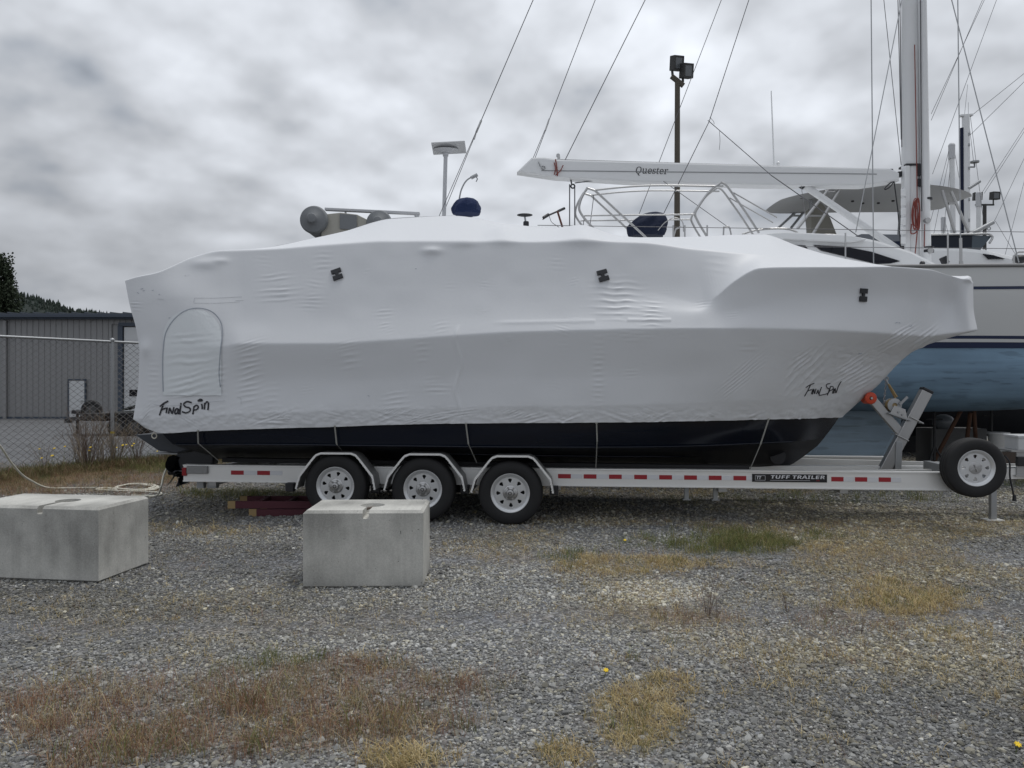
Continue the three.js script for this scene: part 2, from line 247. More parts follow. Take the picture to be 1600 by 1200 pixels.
{
  const grassMat = M(1, 1, 1, 0.9, { transmission: 0.15, side: THREE.DoubleSide, specularIntensity: 0.3 });
  const kinds = {
    rust: { geos: [tuftGeo(9, 0.095, 0.07, 0.6, 0.0024), tuftGeo(9, 0.1, 0.08, 1.1, 0.0022)], col: [[0.31, 0.17, 0.11], [0.37, 0.21, 0.135], [0.25, 0.135, 0.09], [0.44, 0.34, 0.2], [0.17, 0.155, 0.075], [0.5, 0.42, 0.28]], label: 'dry rust coloured grass growing through the gravel' },
    straw: { geos: [tuftGeo(8, 0.075, 0.06, 1.2, 0.004), tuftGeo(8, 0.06, 0.07, 1.5, 0.004)], col: [[0.52, 0.41, 0.21], [0.44, 0.33, 0.16], [0.58, 0.48, 0.28], [0.37, 0.3, 0.14]], label: 'matted straw yellow grass in patches on the gravel' },
    green: { geos: [tuftGeo(8, 0.10, 0.06, 0.6, 0.0045), tuftGeo(8, 0.13, 0.06, 0.8, 0.004)], col: [[0.15, 0.18, 0.06], [0.2, 0.21, 0.075], [0.28, 0.25, 0.11], [0.13, 0.155, 0.06]], label: 'thin green grass in patches on the gravel' },
  };
  const lists = {}; for (const k in kinds) lists[k] = [[], []];
  const mm = new THREE.Matrix4(), q = new THREE.Quaternion(), up = V(0, 1, 0);
  const add = (k, x, z, s, tint) => { q.setFromAxisAngle(up, rr(0, 6.28)); mm.compose(V(x, gh(x, z) + 0.004, z), q, V(s, s * rr(0.7, 1.25), s)); const c = kinds[k].col[Math.floor(rnd() * kinds[k].col.length)], b = rr(0.75, 1.15) * (tint || 1); lists[k][rnd() < 0.5 ? 0 : 1].push([mm.clone(), c.map((v) => v * b)]); };
  for (let i = 0; i < 150000; i++) {
    const d = Math.sqrt(lerp(2.8 ** 2, 16 ** 2, Math.pow(rnd(), 1.5))), x = rr(-0.74, 0.74) * d;
    const [w, kind] = cover(x, -d); if (!kind || rnd() > (kind === 'straw' ? 1.3 : kind === 'rust' ? 0.55 / Math.max(w, 0.15) : 0.8) * w * w * (0.35 + 1.2 * fbm(x * 5 + 2, -d * 5, 2))) { if (rnd() < 0.02 * fbm(x * 0.7, -d * 0.7 + 9, 2)) add(rnd() < 0.6 ? 'straw' : 'rust', x, -d, rr(0.4, 0.9)); continue; }
    const mix = rnd(); const k2 = mix < 0.84 ? kind : ['straw', 'green', 'rust'][Math.floor(rnd() * 3)]; add(k2, x, -d, rr(0.5, 1.05) * (d > 8 ? 1.2 : 1) * (0.6 + 0.7 * fbm(x * 3, -d * 3 + 7, 2)));
  }
  // scattered dry stalks on the stones
  for (let i = 0; i < 16000; i++) { const d = Math.sqrt(lerp(2.8 ** 2, 9 ** 2, rnd())), x = rr(-0.74, 0.74) * d, w = sstep(0.42, 0.66, fbm(x * 0.55 + 33, -d * 0.55 + 2, 4)) * (0.3 + 0.7 * sstep(-1.2, 1.2, x)); if (rnd() < w) add(rnd() < 0.85 ? 'straw' : 'rust', x, -d, rr(0.35, 0.75)); }
  // verge along the fence
  for (let i = 0; i < 9000; i++) { const t = rr(-3, 6), off = Math.abs(rr(0, 1) - rr(0, 1)) * 2.2, x = -8.8 + t * 0.525 + off * 0.85, z = -13.3 - t * 0.85 + off * 0.525; if (x > -3) continue; add(rnd() < 0.2 ? 'green' : rnd() < 0.42 ? 'straw' : 'rust', x, z, rr(0.8, 1.9) * (off < 0.9 ? 1.25 : 0.6), 0.62); }
  for (const k in kinds) kinds[k].geos.forEach((g, j) => { const L = lists[k][j], im = new THREE.InstancedMesh(g, grassMat, L.length); L.forEach((a, i) => { im.setMatrixAt(i, a[0]); im.setColorAt(i, col(...a[1])); }); im.name = numbered(k === 'green' ? 'green_grass' : k === 'straw' ? 'straw_grass' : 'dry_grass'); im.castShadow = im.receiveShadow = true; im.userData = { kind: 'stuff', label: kinds[k].label, category: 'grass' }; scene.add(im); });
}
// bare branching weeds
function weedGeo(h, n, spread) {
  const out = [];
  for (let i = 0; i < n; i++) {
    const a = rr(0, 6.28), l = rr(0.3, 1) * spread, H = h * rr(0.55, 1), p0 = V(Math.cos(a) * 0.03, 0, Math.sin(a) * 0.03), p1 = V(Math.cos(a) * l * 0.4, H * 0.5, Math.sin(a) * l * 0.4), p2 = V(Math.cos(a) * l, H, Math.sin(a) * l);
    out.push(bar(p0, p1, 0.004, 3, 0.003), bar(p1, p2, 0.003, 3, 0.0015));
    for (let k = 0; k < 4; k++) { const s = p1.clone().lerp(p2, rr(0, 0.9)), b = rr(0, 6.28); out.push(bar(s, s.clone().add(V(Math.cos(b) * 0.09, rr(0.05, 0.16), Math.sin(b) * 0.09).multiplyScalar(h)), 0.0018, 3, 0.001)); }
  }
  return merged(out);
}
{
  const twig = [M(0.17, 0.13, 0.10, 0.9), M(0.11, 0.075, 0.06, 0.9), M(0.25, 0.2, 0.14, 0.9)], g = [weedGeo(1, 14, 0.55), weedGeo(1, 10, 0.4), weedGeo(1, 16, 0.7)];
  for (let i = 0; i < 44; i++) {
    const t = rr(0.5, 4.4), x = -8.6 + t * 0.56 + rr(-0.25, 0.5), z = -13.5 - t * 0.8 + rr(-0.3, 0.4), m = new THREE.Mesh(g[i % 3], twig[i % 3]), s = rr(0.55, 1.25);
    m.name = numbered('dead_weed'); m.position.set(x, gh(x, z), z); m.scale.set(s, s * 1.0, s); m.rotation.y = rr(0, 6); m.castShadow = true;
    m.userData = { label: 'bare brown branching weed against the chain link fence', category: 'weed', group: 'dead weeds along the fence' }; scene.add(m);
  }
  [[1106, 962, 0.34], [1120, 968, 0.22], [1230, 955, 0.2], [960, 940, 0.15], [1300, 960, 0.2], [1345, 990, 0.14], [1060, 962, 0.14]].forEach(([px, py, s], i) => {
    const p = groundAt(px, py), m = new THREE.Mesh(g[i % 3], twig[1]); m.name = numbered('yard_weed'); m.position.set(p.x, gh(p.x, p.z), p.z); m.scale.setScalar(s); m.rotation.y = i; m.castShadow = true;
    m.userData = { label: ['tallest dark dead weed standing in the open gravel', 'small dark dead weed just right of the tallest one', 'thin dark weed between the straw patches at right', 'low dark weed on the pale gravel patch', 'low dark weed at the edge of the right straw patch', 'tiny dark weed in front of the right straw patch', 'tiny dark weed just left of the tallest one'][i], category: 'weed', group: 'dead weeds in the gravel' }; scene.add(m);
  });
  // small yellow flowers
  const petal = []; for (let k = 0; k < 7; k++) { const a = k / 7 * 6.283; petal.push(new THREE.SphereGeometry(1, 6, 4).scale(0.012, 0.004, 0.006).translate(0.011, 0, 0).rotateY(a)); }
  const yellow = M(0.75, 0.52, 0.02, 0.7), stem = M(0.1, 0.13, 0.04, 0.8), head = merged(petal);
  const flower = (x, z, h, s, label, group) => { const o = thing('yellow_flower', label, 'flower', group, V(x, gh(x, z), z)); part('stem', bar(V(0, 0, 0), V(0.01, h, 0), 0.002, 4), stem, o); part('flower_head', head.clone().rotateX(0.5).scale(s, s, s).translate(0.01, h, 0), yellow, o); };
  [[944, 1060, 'lone yellow flower left of the straw patch in the gravel'], [1587, 1182, 'yellow flower in the bottom right corner of the yard'], [975, 850, 'small yellow flower in the shade near the trailer']].forEach(([px, py, l]) => { const p = groundAt(px, py); flower(p.x, p.z, 0.04, 0.75, l); });
  for (let i = 0; i < 24; i++) { const t = rr(0.2, 4.2), x = -8.4 + t * 0.6 + rr(-0.1, 0.7), z = -13.2 - t * 0.7 + rr(-0.2, 0.4); flower(x, z, rr(0.25, 0.5), rr(0.7, 1.2), 'yellow flower among the weeds along the fence', 'yellow flowers along the fence'); }
}
// asphalt yard beyond the fence
{
  const nx = 60, nz = 60, pts = [], uv = [];
  for (let i = 0; i <= nx; i++) for (let j = 0; j <= nz; j++) { const v = j / nz, d = lerp(6, 40.5, v), edge = -9.15 + (d - 13.3) * 0.6175, x = lerp(-60, edge, i / nx); pts.push(V(x, gh(x, -d) + 0.03, -d)); uv.push([x / 3, d / 3]); }
  const am = tex(512, 512, (u, v) => { const k = 0.35 + 0.1 * (fbm(u * 4, v * 4, 4, 4, 4) - 0.5) + 0.2 * (vnoise(u * 200, v * 200, 200, 200) - 0.5); return [k, k * 1.01, k * 1.03]; }, true);
  const o = part('asphalt_yard', gridGeo(pts, nx + 1, nz + 1, false, uv), new THREE.MeshStandardMaterial({ map: am, roughness: 0.95, side: THREE.DoubleSide }), scene); o.userData = { kind: 'structure' };
  // pale concrete edging at the foot of the fence
  const a = V(-9.02 - 5 * 0.525, 0, -13.3 + 5 * 0.85), b = V(-9.02 + 8 * 0.525, 0, -13.3 - 8 * 0.85);
  const k = part('kerb', beam(a.setY(0.02), b.setY(0.0), 0.16, 0.12, 0.012), M(0.3, 0.3, 0.29, 0.9), scene); k.userData = { kind: 'structure' };
}

// ---------------------------------------------------------------- the shrink-wrapped boat on its trailer
const font = await new FontLoader().loadAsync('fonts/droid/droid_sans_bold.typeface.json');
const fontSerif = await new FontLoader().loadAsync('fonts/droid/droid_serif_regular.typeface.json');
const YAW = -0.08, BASE = V(0, 0, -10);
const co = Math.cos(YAW), si = Math.sin(YAW);
const toLocal = (w) => { const x = w.x - BASE.x, z = w.z - BASE.z; return V(x * co - z * si, w.y - BASE.y, x * si + z * co); };
const toWorld = (l) => V(l.x * co + l.z * si + BASE.x, l.y + BASE.y, -l.x * si + l.z * co + BASE.z);
const camL = toLocal(V(0, EYE, 0));
const L = (px, py, zl) => { const p = toLocal(at(px, py, 1)), d = p.sub(camL), t = (zl - camL.z) / d.z; return camL.clone().addScaledVector(d, t); }; // where the sight line meets the lengthwise plane zl
const pxOf = (l) => { const w = toWorld(l); return [800 + w.x / -w.z * F, 600 - (w.y - EYE) / -w.z * F]; };
const place = (o) => { o.position.copy(BASE); o.rotation.y = YAW; return o; };

// lofted from lengthwise lines: [measured x, measured y, distance from the centreline]
const T = [195, 215, 250, 300, 345, 380, 440, 520, 600, 700, 800, 905, 1005, 1090, 1128, 1165, 1200, 1260, 1330, 1400, 1450, 1488, 1503, 1515];
const rowsPx = [
  [[271, 458, 0], [285, 452, 0], [310, 436, 0], [350, 412, 0], [385, 398, 0], [415, 388, 0], [462, 378, 0], [535, 362, 0], [612, 341, 0], [705, 337, 0], [802, 351, 0], [905, 359, 0], [1003, 371, 0], [1085, 370, 0], [1125, 368, 0], [1165, 366, 0], [1192, 366, 0], [1250, 385, 0], [1318, 404, 0], [1390, 416, 0], [1440, 424, 0], [1480, 431, 0], [1492, 431, 0], [1500, 432, 0]],
  [[195, 437, 1.3], [212, 432, 1.3], [245, 425, 1.28], [300, 402, 1.15], [345, 391, 1.1], [380, 390, 1.08], [440, 387, 1.08], [520, 381, 1.08], [600, 376, 1.08], [700, 376, 1.08], [800, 377, 1.08], [905, 376, 1.08], [1005, 378, 1.05], [1080, 388, 1.0], [1120, 392, 0.98], [1160, 396, 0.95], [1195, 398, 0.91], [1255, 404, 0.8], [1325, 411, 0.63], [1397, 417, 0.4], [1445, 424, 0.3], [1486, 431, 0.15], [1503, 431.5, 0.12], [1512, 433, 0]],
  [[203, 478, 1.32], [213, 475, 1.33], [248, 470, 1.34], [300, 465, 1.31], [345, 460, 1.24], [380, 458, 1.21], [440, 455, 1.21], [520, 452, 1.21], [600, 450, 1.21], [700, 450, 1.21], [800, 450, 1.21], [905, 450, 1.21], [1005, 458, 1.19], [1098, 475, 1.22], [1120, 462, 1.24], [1148, 439, 1.25], [1188, 419, 1.24], [1258, 417, 1.15], [1330, 417, 0.97], [1402, 417, 0.7], [1450, 421, 0.47], [1490, 432, 0.24], [1508, 437, 0.21], [1521, 442, 0]],
  [[213, 515, 1.33], [218, 512, 1.34], [250, 505, 1.36], [300, 502, 1.36], [347, 500, 1.32], [382, 500, 1.3], [440, 498, 1.3], [520, 497, 1.3], [600, 493, 1.3], [700, 490, 1.3], [800, 486, 1.3], [905, 485, 1.3], [1005, 486, 1.3], [1090, 490, 1.3], [1128, 485, 1.265], [1165, 478, 1.24], [1200, 472, 1.195], [1262, 468, 1.075], [1333, 468, 0.87], [1402, 470, 0.59], [1448, 475, 0.35], [1487, 478, 0.15], [1508, 478, 0.2], [1521, 478, 0]],
  [[218, 548, 1.33], [220, 546, 1.34], [252, 545, 1.37], [302, 543, 1.38], [350, 541, 1.39], [378, 537, 1.41], [440, 537, 1.41], [520, 536.5, 1.41], [600, 532, 1.41], [700, 525, 1.41], [800, 519, 1.41], [905, 516, 1.41], [1005, 514, 1.4], [1095, 513, 1.37], [1135, 513, 1.33], [1172, 513, 1.29], [1208, 513.5, 1.24], [1268, 515, 1.12], [1335, 518, 0.9], [1402, 522, 0.6], [1446, 525, 0.34], [1490, 520, 0.2], [1512, 518, 0.18], [1527, 516, 0]],
  [[216, 600, 1.32], [219, 600, 1.33], [253, 600, 1.37], [303, 600, 1.38], [350, 598, 1.37], [380, 597, 1.35], [440, 597, 1.35], [520, 597, 1.35], [600, 596, 1.35], [700, 595, 1.35], [800, 594, 1.35], [905, 593, 1.34], [1005, 592, 1.31], [1092, 590, 1.24], [1130, 588, 1.2], [1165, 586, 1.14], [1198, 584, 1.08], [1250, 580, 0.93], [1305, 573, 0.7], [1360, 566, 0.43], [1395, 560, 0.22], [1420, 553, 0.1], [1430, 547, 0.04], [1436, 541, 0]],
  [[208, 655, 1.33], [214, 655, 1.34], [252, 652, 1.37], [303, 650, 1.38], [350, 648, 1.38], [380, 646, 1.37], [440, 644, 1.37], [520, 642, 1.37], [600, 640, 1.36], [700, 637, 1.36], [800, 635, 1.36], [905, 634, 1.34], [1005, 632, 1.3], [1090, 629, 1.2], [1125, 627, 1.14], [1158, 626, 1.08], [1188, 625, 1], [1235, 622, 0.84], [1280, 619, 0.6], [1322, 615, 0.36], [1348, 611, 0.18], [1362, 608, 0.08], [1367, 606, 0.03], [1370, 603, 0]],
  [[226, 668, 1.32], [232, 671, 1.33], [258, 677, 1.35], [305, 674, 1.36], [350, 672, 1.36], [380, 671, 1.35], [440, 669, 1.35], [520, 667, 1.34], [600, 664, 1.34], [700, 662, 1.34], [800, 661, 1.33], [905, 660.5, 1.31], [1005, 659.5, 1.26], [1088, 658, 1.15], [1120, 657.5, 1.08], [1150, 657, 1.01], [1178, 656, 0.93], [1220, 655, 0.76], [1260, 654, 0.53], [1290, 653, 0.3], [1305, 652.5, 0.15], [1312, 652, 0.06], [1314.5, 651.7, 0.03], [1316, 651.5, 0]],
];
function loft(T, rowsPx, nu, segs, creases, blend = () => 0) {
  const rows = rowsPx.map((r) => { const p = r.map(([x, y, b]) => L(x, y, b)); return ['x', 'y', 'z'].map((k) => pchip(T, p.map((q) => q[k]))); });
  const nv = segs.reduce((a, b) => a + b) + 1, R = rows.map((_, i) => i), pts = new Array(nu * nv);
  for (let i = 0; i < nu; i++) {
    const t = lerp(T[0], T[T.length - 1], i / (nu - 1)), c = rows.map((f) => f.map((g) => g(t)));
    // smooth between creases; two sets of crease rows, blended along the length
    const sets = creases.map((cr) => cr.slice(1).map((b, n) => ({ a: cr[n], b, f: [0, 1, 2].map((k) => pchip(R.slice(cr[n], b + 1), c.slice(cr[n], b + 1).map((q) => q[k]))) })));
    const w = blend(t), val = (set, v, k) => set.find((g) => v <= g.b + 1e-9).f[k](v);
    let j = 0;
    for (let s = 0; s < segs.length; s++) for (let a = 0; a < segs[s] + (s === segs.length - 1 ? 1 : 0); a++, j++) { const v = s + a / segs[s]; pts[i * nv + j] = V(...[0, 1, 2].map((k) => sets.length > 1 ? lerp(val(sets[0], v, k), val(sets[1], v, k), w) : val(sets[0], v, k))); }
  }
  return { pts, nu, nv };
}
function relax(g, passes) { // soften the folds a little, edges held
  for (let n = 0; n < passes; n++) { const o = g.pts.map((p) => p.clone()); for (let i = 1; i < g.nu - 1; i++) for (let j = 1; j < g.nv - 1; j++) { const a = i * g.nv + j; g.pts[a].copy(o[a]).multiplyScalar(0.4).addScaledVector(o[a - 1], 0.15).addScaledVector(o[a + 1], 0.15).addScaledVector(o[a - g.nv], 0.15).addScaledVector(o[a + g.nv], 0.15); } }
}
const boat = place(thing('wrapped_boat', 'large cabin boat sealed in white shrink wrap, standing on the aluminium trailer', 'boat'));
const segs = [30, 40, 26, 26, 38, 30, 18];
const CR = [[0, 1, 4, 6, 7], [0, 1, 2, 4, 6, 7]], BL = (t) => sstep(1085, 1130, t);
const near = loft(T, rowsPx, 940, segs, CR, BL);
relax(near, 2);
// pulls and wrinkles of the shrunk film: [x, y, half width, half height, folds, height in metres, slant]
const wr = [
  [430, 434, 26, 7, 2, 4, -0.12], [437, 459, 32, 12, 3, 5, -0.08], [487, 471, 20, 13, 4, 3.5, 0], [505, 408, 16, 16, 4, 3, -0.1], [600, 490, 14, 9, 3, 3, -0.1], [390, 588, 18, 44, 10, 5.5, -0.22], [388, 540, 26, 8, 3, 4, -0.3], [548, 562, 16, 16, 3, 3, -0.2], [424, 625, 12, 26, 6, 3, -0.15], [618, 628, 20, 16, 4, 4, -0.1], [684, 608, 22, 8, 2, 5, 0], [660, 545, 12, 22, 5, 2.5, -0.1], [545, 540, 18, 8, 3, 3, -0.2],
  [966, 468, 38, 30, 6, 6, 0.02], [1018, 492, 18, 22, 6, 4.5, 0.05], [935, 575, 9, 50, 12, 4, 0], [990, 524, 32, 9, 3, 3.5, 0.05], [880, 516, 14, 8, 3, 4, 0.3], [1120, 408, 24, 22, 4, 1.2, 0.15], [1130, 452, 45, 12, 6, 1.5, 0.9], [1170, 545, 16, 8, 2, 3, 0],
  [1250, 565, 18, 14, 4, 4, -0.7], [1270, 578, 22, 26, 4, 5, -1.0], [1330, 575, 26, 16, 5, 6, -0.6], [1350, 590, 22, 16, 5, 6, -0.6], [1400, 530, 30, 12, 4, 7, -0.6], [1440, 535, 22, 14, 4, 8, -0.7], [1240, 590, 14, 22, 3, 5, -1.1], [1160, 585, 40, 18, 6, 2.5, -0.8],
  [300, 660, 26, 10, 4, 4, 0.6], [230, 645, 16, 12, 5, 6, -1.2], [270, 648, 30, 9, 5, 3, 0.5], [212, 478, 10, 8, 3, 5, 0.1], [240, 600, 9, 40, 10, 2.5, 0.05], [345, 600, 10, 40, 9, 2.5, -0.2], [300, 530, 42, 10, 2, 5, -0.05], [300, 562, 42, 12, 2, 6, -0.08], [300, 592, 42, 14, 3, 6, -0.25], [300, 612, 42, 10, 2, 6, -0.2],
];
for (let i = 0; i < 46; i++) wr.push([rr(360, 1300), rr(644, 660), rr(14, 32), rr(4, 9), 2 + Math.floor(rnd() * 3), rr(2.5, 6), rr(-0.45, 0.45)]);
for (let i = 0; i < 30; i++) wr.push([rr(400, 1150), rr(400, 620), rr(6, 16), rr(4, 12), 3, rr(0.8, 2.2), rr(-0.2, 0.2)]);
const humps = [[910, 364, 34, 16, 0.07], [787, 366, 26, 12, 0.06], [675, 392, 16, 6, 0.024], [725, 380, 22, 6, 0.014], [320, 412, 24, 9, 0.02], [345, 408, 14, 5, 0.012], [228, 545, 9, 14, 0.02], [1512, 436, 8, 5, 0.03]];
{
  const geo = gridGeo(near.pts, near.nu, near.nv), nn = geo.attributes.normal;
  for (let i = 0; i < near.pts.length; i++) {
    const p = near.pts[i], [x, y] = pxOf(p); let d = 0;
    for (const [cx, cy, w, h, n, a, s] of wr) {
      const dx = (x - cx) / w; if (dx > 1.6 || dx < -1.6) continue; const yy = y - cy - s * (x - cx), dy = yy / h; if (dy > 1.8 || dy < -1.8) continue;
      const env = Math.exp(-dx * dx * 1.6 - dy * dy * dy * dy); const ph = dy * n * Math.PI + 2.2 * (vnoise(x * 0.05 + cx, y * 0.05) - 0.5); d += a * (cx > 1140 && cy > 520 ? 0.0024 : 0.0016) * env * (0.4 + 0.9 * vnoise(x * 0.09 + cx, dy * n * 0.5 + 3)) * (Math.pow(0.5 + 0.5 * Math.sin(ph), 2.6) - 0.25);
    }
    for (const [cx, cy, w, h, a] of humps) { const q = ((x - cx) / w) ** 2 + ((y - cy) / h) ** 2; if (q < 6) d += a * Math.exp(-q * 1.3); }
    // welded seams and a batten under the film
    d += 0.008 * Math.exp(-(((x - 716 - 4 * Math.sin(y * 0.08)) / 3) ** 2)) * sstep(505, 520, y);
    if (x > 760 && x < 930) d += 0.005 * Math.exp(-(((y - (509 - (x - 560) * 0.021)) / 3) ** 2)) * sstep(760, 800, x);
    if (x > 980 && x < 1048) d += 0.006 * Math.exp(-(((y - 500) / 2.5) ** 2));
    const fine = sstep(625, 655, y) * 0.6 + sstep(1180, 1330, x) * sstep(525, 560, y) * 0.6;
    d += (fbm(x * 0.016 + 7, y * 0.02, 2) - 0.5) * 0.014 + fine * (fbm(x * 0.11 + y * 0.05, y * 0.2 - x * 0.03, 3) - 0.5) * 0.02;
    const edge = sstep(0, 3, Math.floor(i / near.nv));
    p.x += nn.getX(i) * d * edge; p.y += nn.getY(i) * d * edge; p.z += nn.getZ(i) * d * edge;
  }
}
const nearGeo = gridGeo(near.pts, near.nu, near.nv);
// far side, stern end
const far = loft(T, rowsPx, 160, segs.map((s) => Math.ceil(s / 4)), CR, BL); far.pts.forEach((p) => { p.z = -p.z; });
const farGeo = gridGeo(far.pts, far.nu, far.nv, true);
const sternPts = []; for (let j = 0; j < near.nv; j++) for (let k = 0; k <= 6; k++) { const p = near.pts[j].clone(); p.z *= 1 - k / 3; p.x += 0.05 * Math.sin(k / 6 * Math.PI); sternPts.push(p); }
const sternGeo = gridGeo(sternPts, near.nv, 7, true);
const wrap = part('shrink_wrap', [nearGeo, farGeo, sternGeo], mat.wrap, boat, 'taut white film with wrinkles and welded seams');
// points of the near side by where they were measured
const surf = (() => {
  const cell = new Map(), B = 6, P = near.pts.map(pxOf), nv = near.nv, N = nearGeo.attributes.normal;
  for (let i = 0; i < near.nu - 1; i++) for (let j = 0; j < nv - 1; j++) { const a = i * nv + j; const k = Math.floor(P[a][0] / B) + ',' + Math.floor(P[a][1] / B); if (!cell.has(k)) cell.set(k, []); cell.get(k).push(a); }
  return (x, y, lift = 0.004) => { const cx = Math.floor(x / B), cy = Math.floor(y / B); let best = 1e9, bi = -1; for (let a = -1; a < 2; a++) for (let b = -1; b < 2; b++) for (const i of cell.get((cx + a) + ',' + (cy + b)) || []) { const d = (P[i][0] - x) ** 2 + (P[i][1] - y) ** 2; if (d < best) { best = d; bi = i; } } if (bi < 0) return null; const n = V(N.getX(bi), N.getY(bi), N.getZ(bi)); const q = L(x, y, near.pts[bi].z); return { p: q.addScaledVector(n, lift), n }; };
})();
function ribbon(strokes, w, lift = 0.006) { // pen strokes lying on the film
  const out = [];
  for (const st of strokes) {
    const c = new THREE.CatmullRomCurve3(st.map(([x, y]) => V(x, y, 0)), false, 'centripetal'), n = Math.max(6, Math.round(c.getLength() / 1.2)), pts = [];
    for (let i = 0; i <= n; i++) { const q = c.getPoint(i / n), s = surf(q.x, q.y, lift); if (s) pts.push(s); }
    if (pts.length < 2) continue;
    const g = [], uv = [];
    pts.forEach((s, i) => { const a = pts[Math.max(0, i - 1)].p, b = pts[Math.min(pts.length - 1, i + 1)].p, side = b.clone().sub(a).cross(V(0, 0.12, 1)).normalize(), k = w * (0.9 + 0.2 * vnoise(i * 0.2, pts.length)); g.push(s.p.clone().addScaledVector(side, -k / 2), s.p.clone().addScaledVector(side, k / 2)); });
    out.push(gridGeo(g, pts.length, 2));
  }
  return out;
}
const Z2 = (a) => a.map((s) => s.map(([x, y]) => [180 + x / 4, 560 + y / 4])), Z7 = (a) => a.map((s) => s.map(([x, y]) => [1200 + x / 4, 360 + y / 4]));
mat.ink.side = THREE.DoubleSide; mat.seam.side = THREE.DoubleSide;
const letters = (list, conv, w, where) => list.forEach(([ch, strokes]) => part('handwritten_letter', ribbon(conv(strokes), w), mat.ink, wrap, 'black handwritten letter ' + ch + ' of Final Spin near the ' + where));
letters([['F', [[[280, 300], [304, 282], [333, 266]], [[304, 284], [290, 320], [278, 356]], [[284, 326], [302, 316], [320, 310]]]], ['i', [[[327, 306], [320, 342]]]], ['n', [[[334, 346], [343, 312], [345, 314], [358, 344], [368, 304]]]], ['a', [[[397, 316], [384, 315], [375, 330], [377, 346], [388, 342], [397, 318], [396, 350]]]], ['l', [[[413, 278], [408, 315], [406, 350]]]],
  ['S', [[[480, 277], [450, 270], [430, 285], [440, 302], [466, 310], [470, 325], [445, 340], [418, 332]]]], ['p', [[[493, 300], [490, 325], [486, 350]], [[491, 304], [510, 293], [521, 303], [512, 318], [491, 324]]]], ['i', [[[541, 284], [545, 300], [545, 318]]]], ['i (its dot)', [[[517, 268], [532, 256], [546, 262], [520, 266], [544, 260]]]], ['n', [[[561, 276], [560, 300], [559, 320]], [[560, 292], [572, 272], [582, 275], [583, 300], [581, 323]]]]], Z2, 0.0185, 'stern');
letters([['F', [[[234, 982], [258, 965], [288, 954]], [[264, 964], [246, 1000], [226, 1036]], [[243, 1002], [272, 994]]]], ['I', [[[280, 988], [268, 1022]]]], ['N', [[[275, 1024], [285, 992], [288, 1020], [298, 988]]]], ['A', [[[300, 1022], [311, 996], [313, 1022]], [[304, 1012], [313, 1010]]]], ['L', [[[332, 978], [318, 1028], [332, 1027]]]],
  ['S', [[[388, 955], [364, 962], [366, 980], [384, 994], [372, 1016], [330, 1028]]]], ['P', [[[390, 972], [380, 1000], [368, 1030]], [[388, 974], [406, 976], [400, 994], [382, 1002]]]], ['I', [[[410, 988], [400, 1018]]]], ['N', [[[408, 1018], [418, 986], [422, 1014], [438, 972], [456, 942]]]]], Z7, 0.011, 'bow');
part('door_zip', ribbon([[[256, 612], [255, 580], [256, 545], [260, 520], [272, 500], [290, 486], [312, 482], [332, 488], [345, 503], [348, 520], [345, 550], [343, 585], [345, 605]]], 0.011, 0.0125), mat.seam, wrap);
for (const st of [[[246, 467], [256, 468]], [[304, 466], [303, 473]], [[303, 474], [340, 474], [375, 472]], [[304, 466], [340, 466], [378, 464]], [[240, 632], [262, 634], [330, 628], [352, 626]], [[370, 620], [376, 622], [377, 632]], [[368, 470], [381, 470]]]) part('tape_edge', ribbon([st], 0.004), mat.tapeEdge, wrap);
{ // scuffs: small dark marks on the film
  const m = []; for (const [x, y, s] of [[216, 457, 3], [222, 452, 4], [225, 455, 3], [239, 454, 3], [249, 461, 2], [265, 497, 3], [290, 431, 5], [294, 430, 3], [325, 491, 2], [310, 546, 3], [306, 571, 3], [1400, 505, 4], [1405, 504, 3], [1423, 510, 4], [1343, 552, 4], [1345, 553, 3], [576, 618, 3], [650, 420, 2]]) m.push([[x - s / 2, y], [x + s / 2, y + rr(-2, 2)]]);
  for (const k of m) part('scuff_mark', ribbon([k], 0.006), mat.seam, wrap);
}
// door panel of slightly different film
{
  const pts = [], nu = 40, nv = 60;
  for (let i = 0; i < nu; i++) for (let j = 0; j < nv; j++) { const v = j / (nv - 1), y = lerp(484, 618, v), half = 45.5 * Math.sqrt(Math.max(0, 1 - Math.max(0, (526 - y) / 43) ** 2)), cx = 301, s = surf(cx + lerp(-half, half, i / (nu - 1)), y, 0.009); pts.push(s.p); }
  part('zip_door', gridGeo(pts, nu, nv, true), Object.assign(mat.wrapPatch, { side: THREE.DoubleSide }), wrap, 'arched zip-in access door panel of paler film');
}
// black vents, each a square with two notches
for (const [x, y, w, h, a] of [[527, 429, 15, 17, -0.35], [942, 431, 15, 17, 0.28 - 0.55], [1348, 461, 13, 19, 0.02]]) {
  const s = surf(x, y, 0.012), k = 1 / 134, W = w * k / 2, H = h * k / 2, sh = shapeOf([[-W, H], [W, H], [W, H * 0.3], [W * 0.25, H * 0.3], [W * 0.25, -H * 0.25], [W, -H * 0.25], [W, -H], [-W, -H], [-W, -H * 0.25], [-W * 0.3, -H * 0.25], [-W * 0.3, H * 0.3], [-W, H * 0.3]]);
  const g = extr(sh, 0.012, 0.003).rotateZ(-a), m = new THREE.Matrix4().lookAt(s.n, V(0, 0, 0), V(0, 1, 0)).setPosition(s.p.clone().addScaledVector(s.n, -0.004)); g.applyMatrix4(m);
  part('vent', g, mat.blackPlastic, wrap, x < 600 ? 'tilted black plastic vent toward the stern' : x < 1000 ? 'tilted black plastic vent amidships' : 'upright black plastic vent near the bow');
}
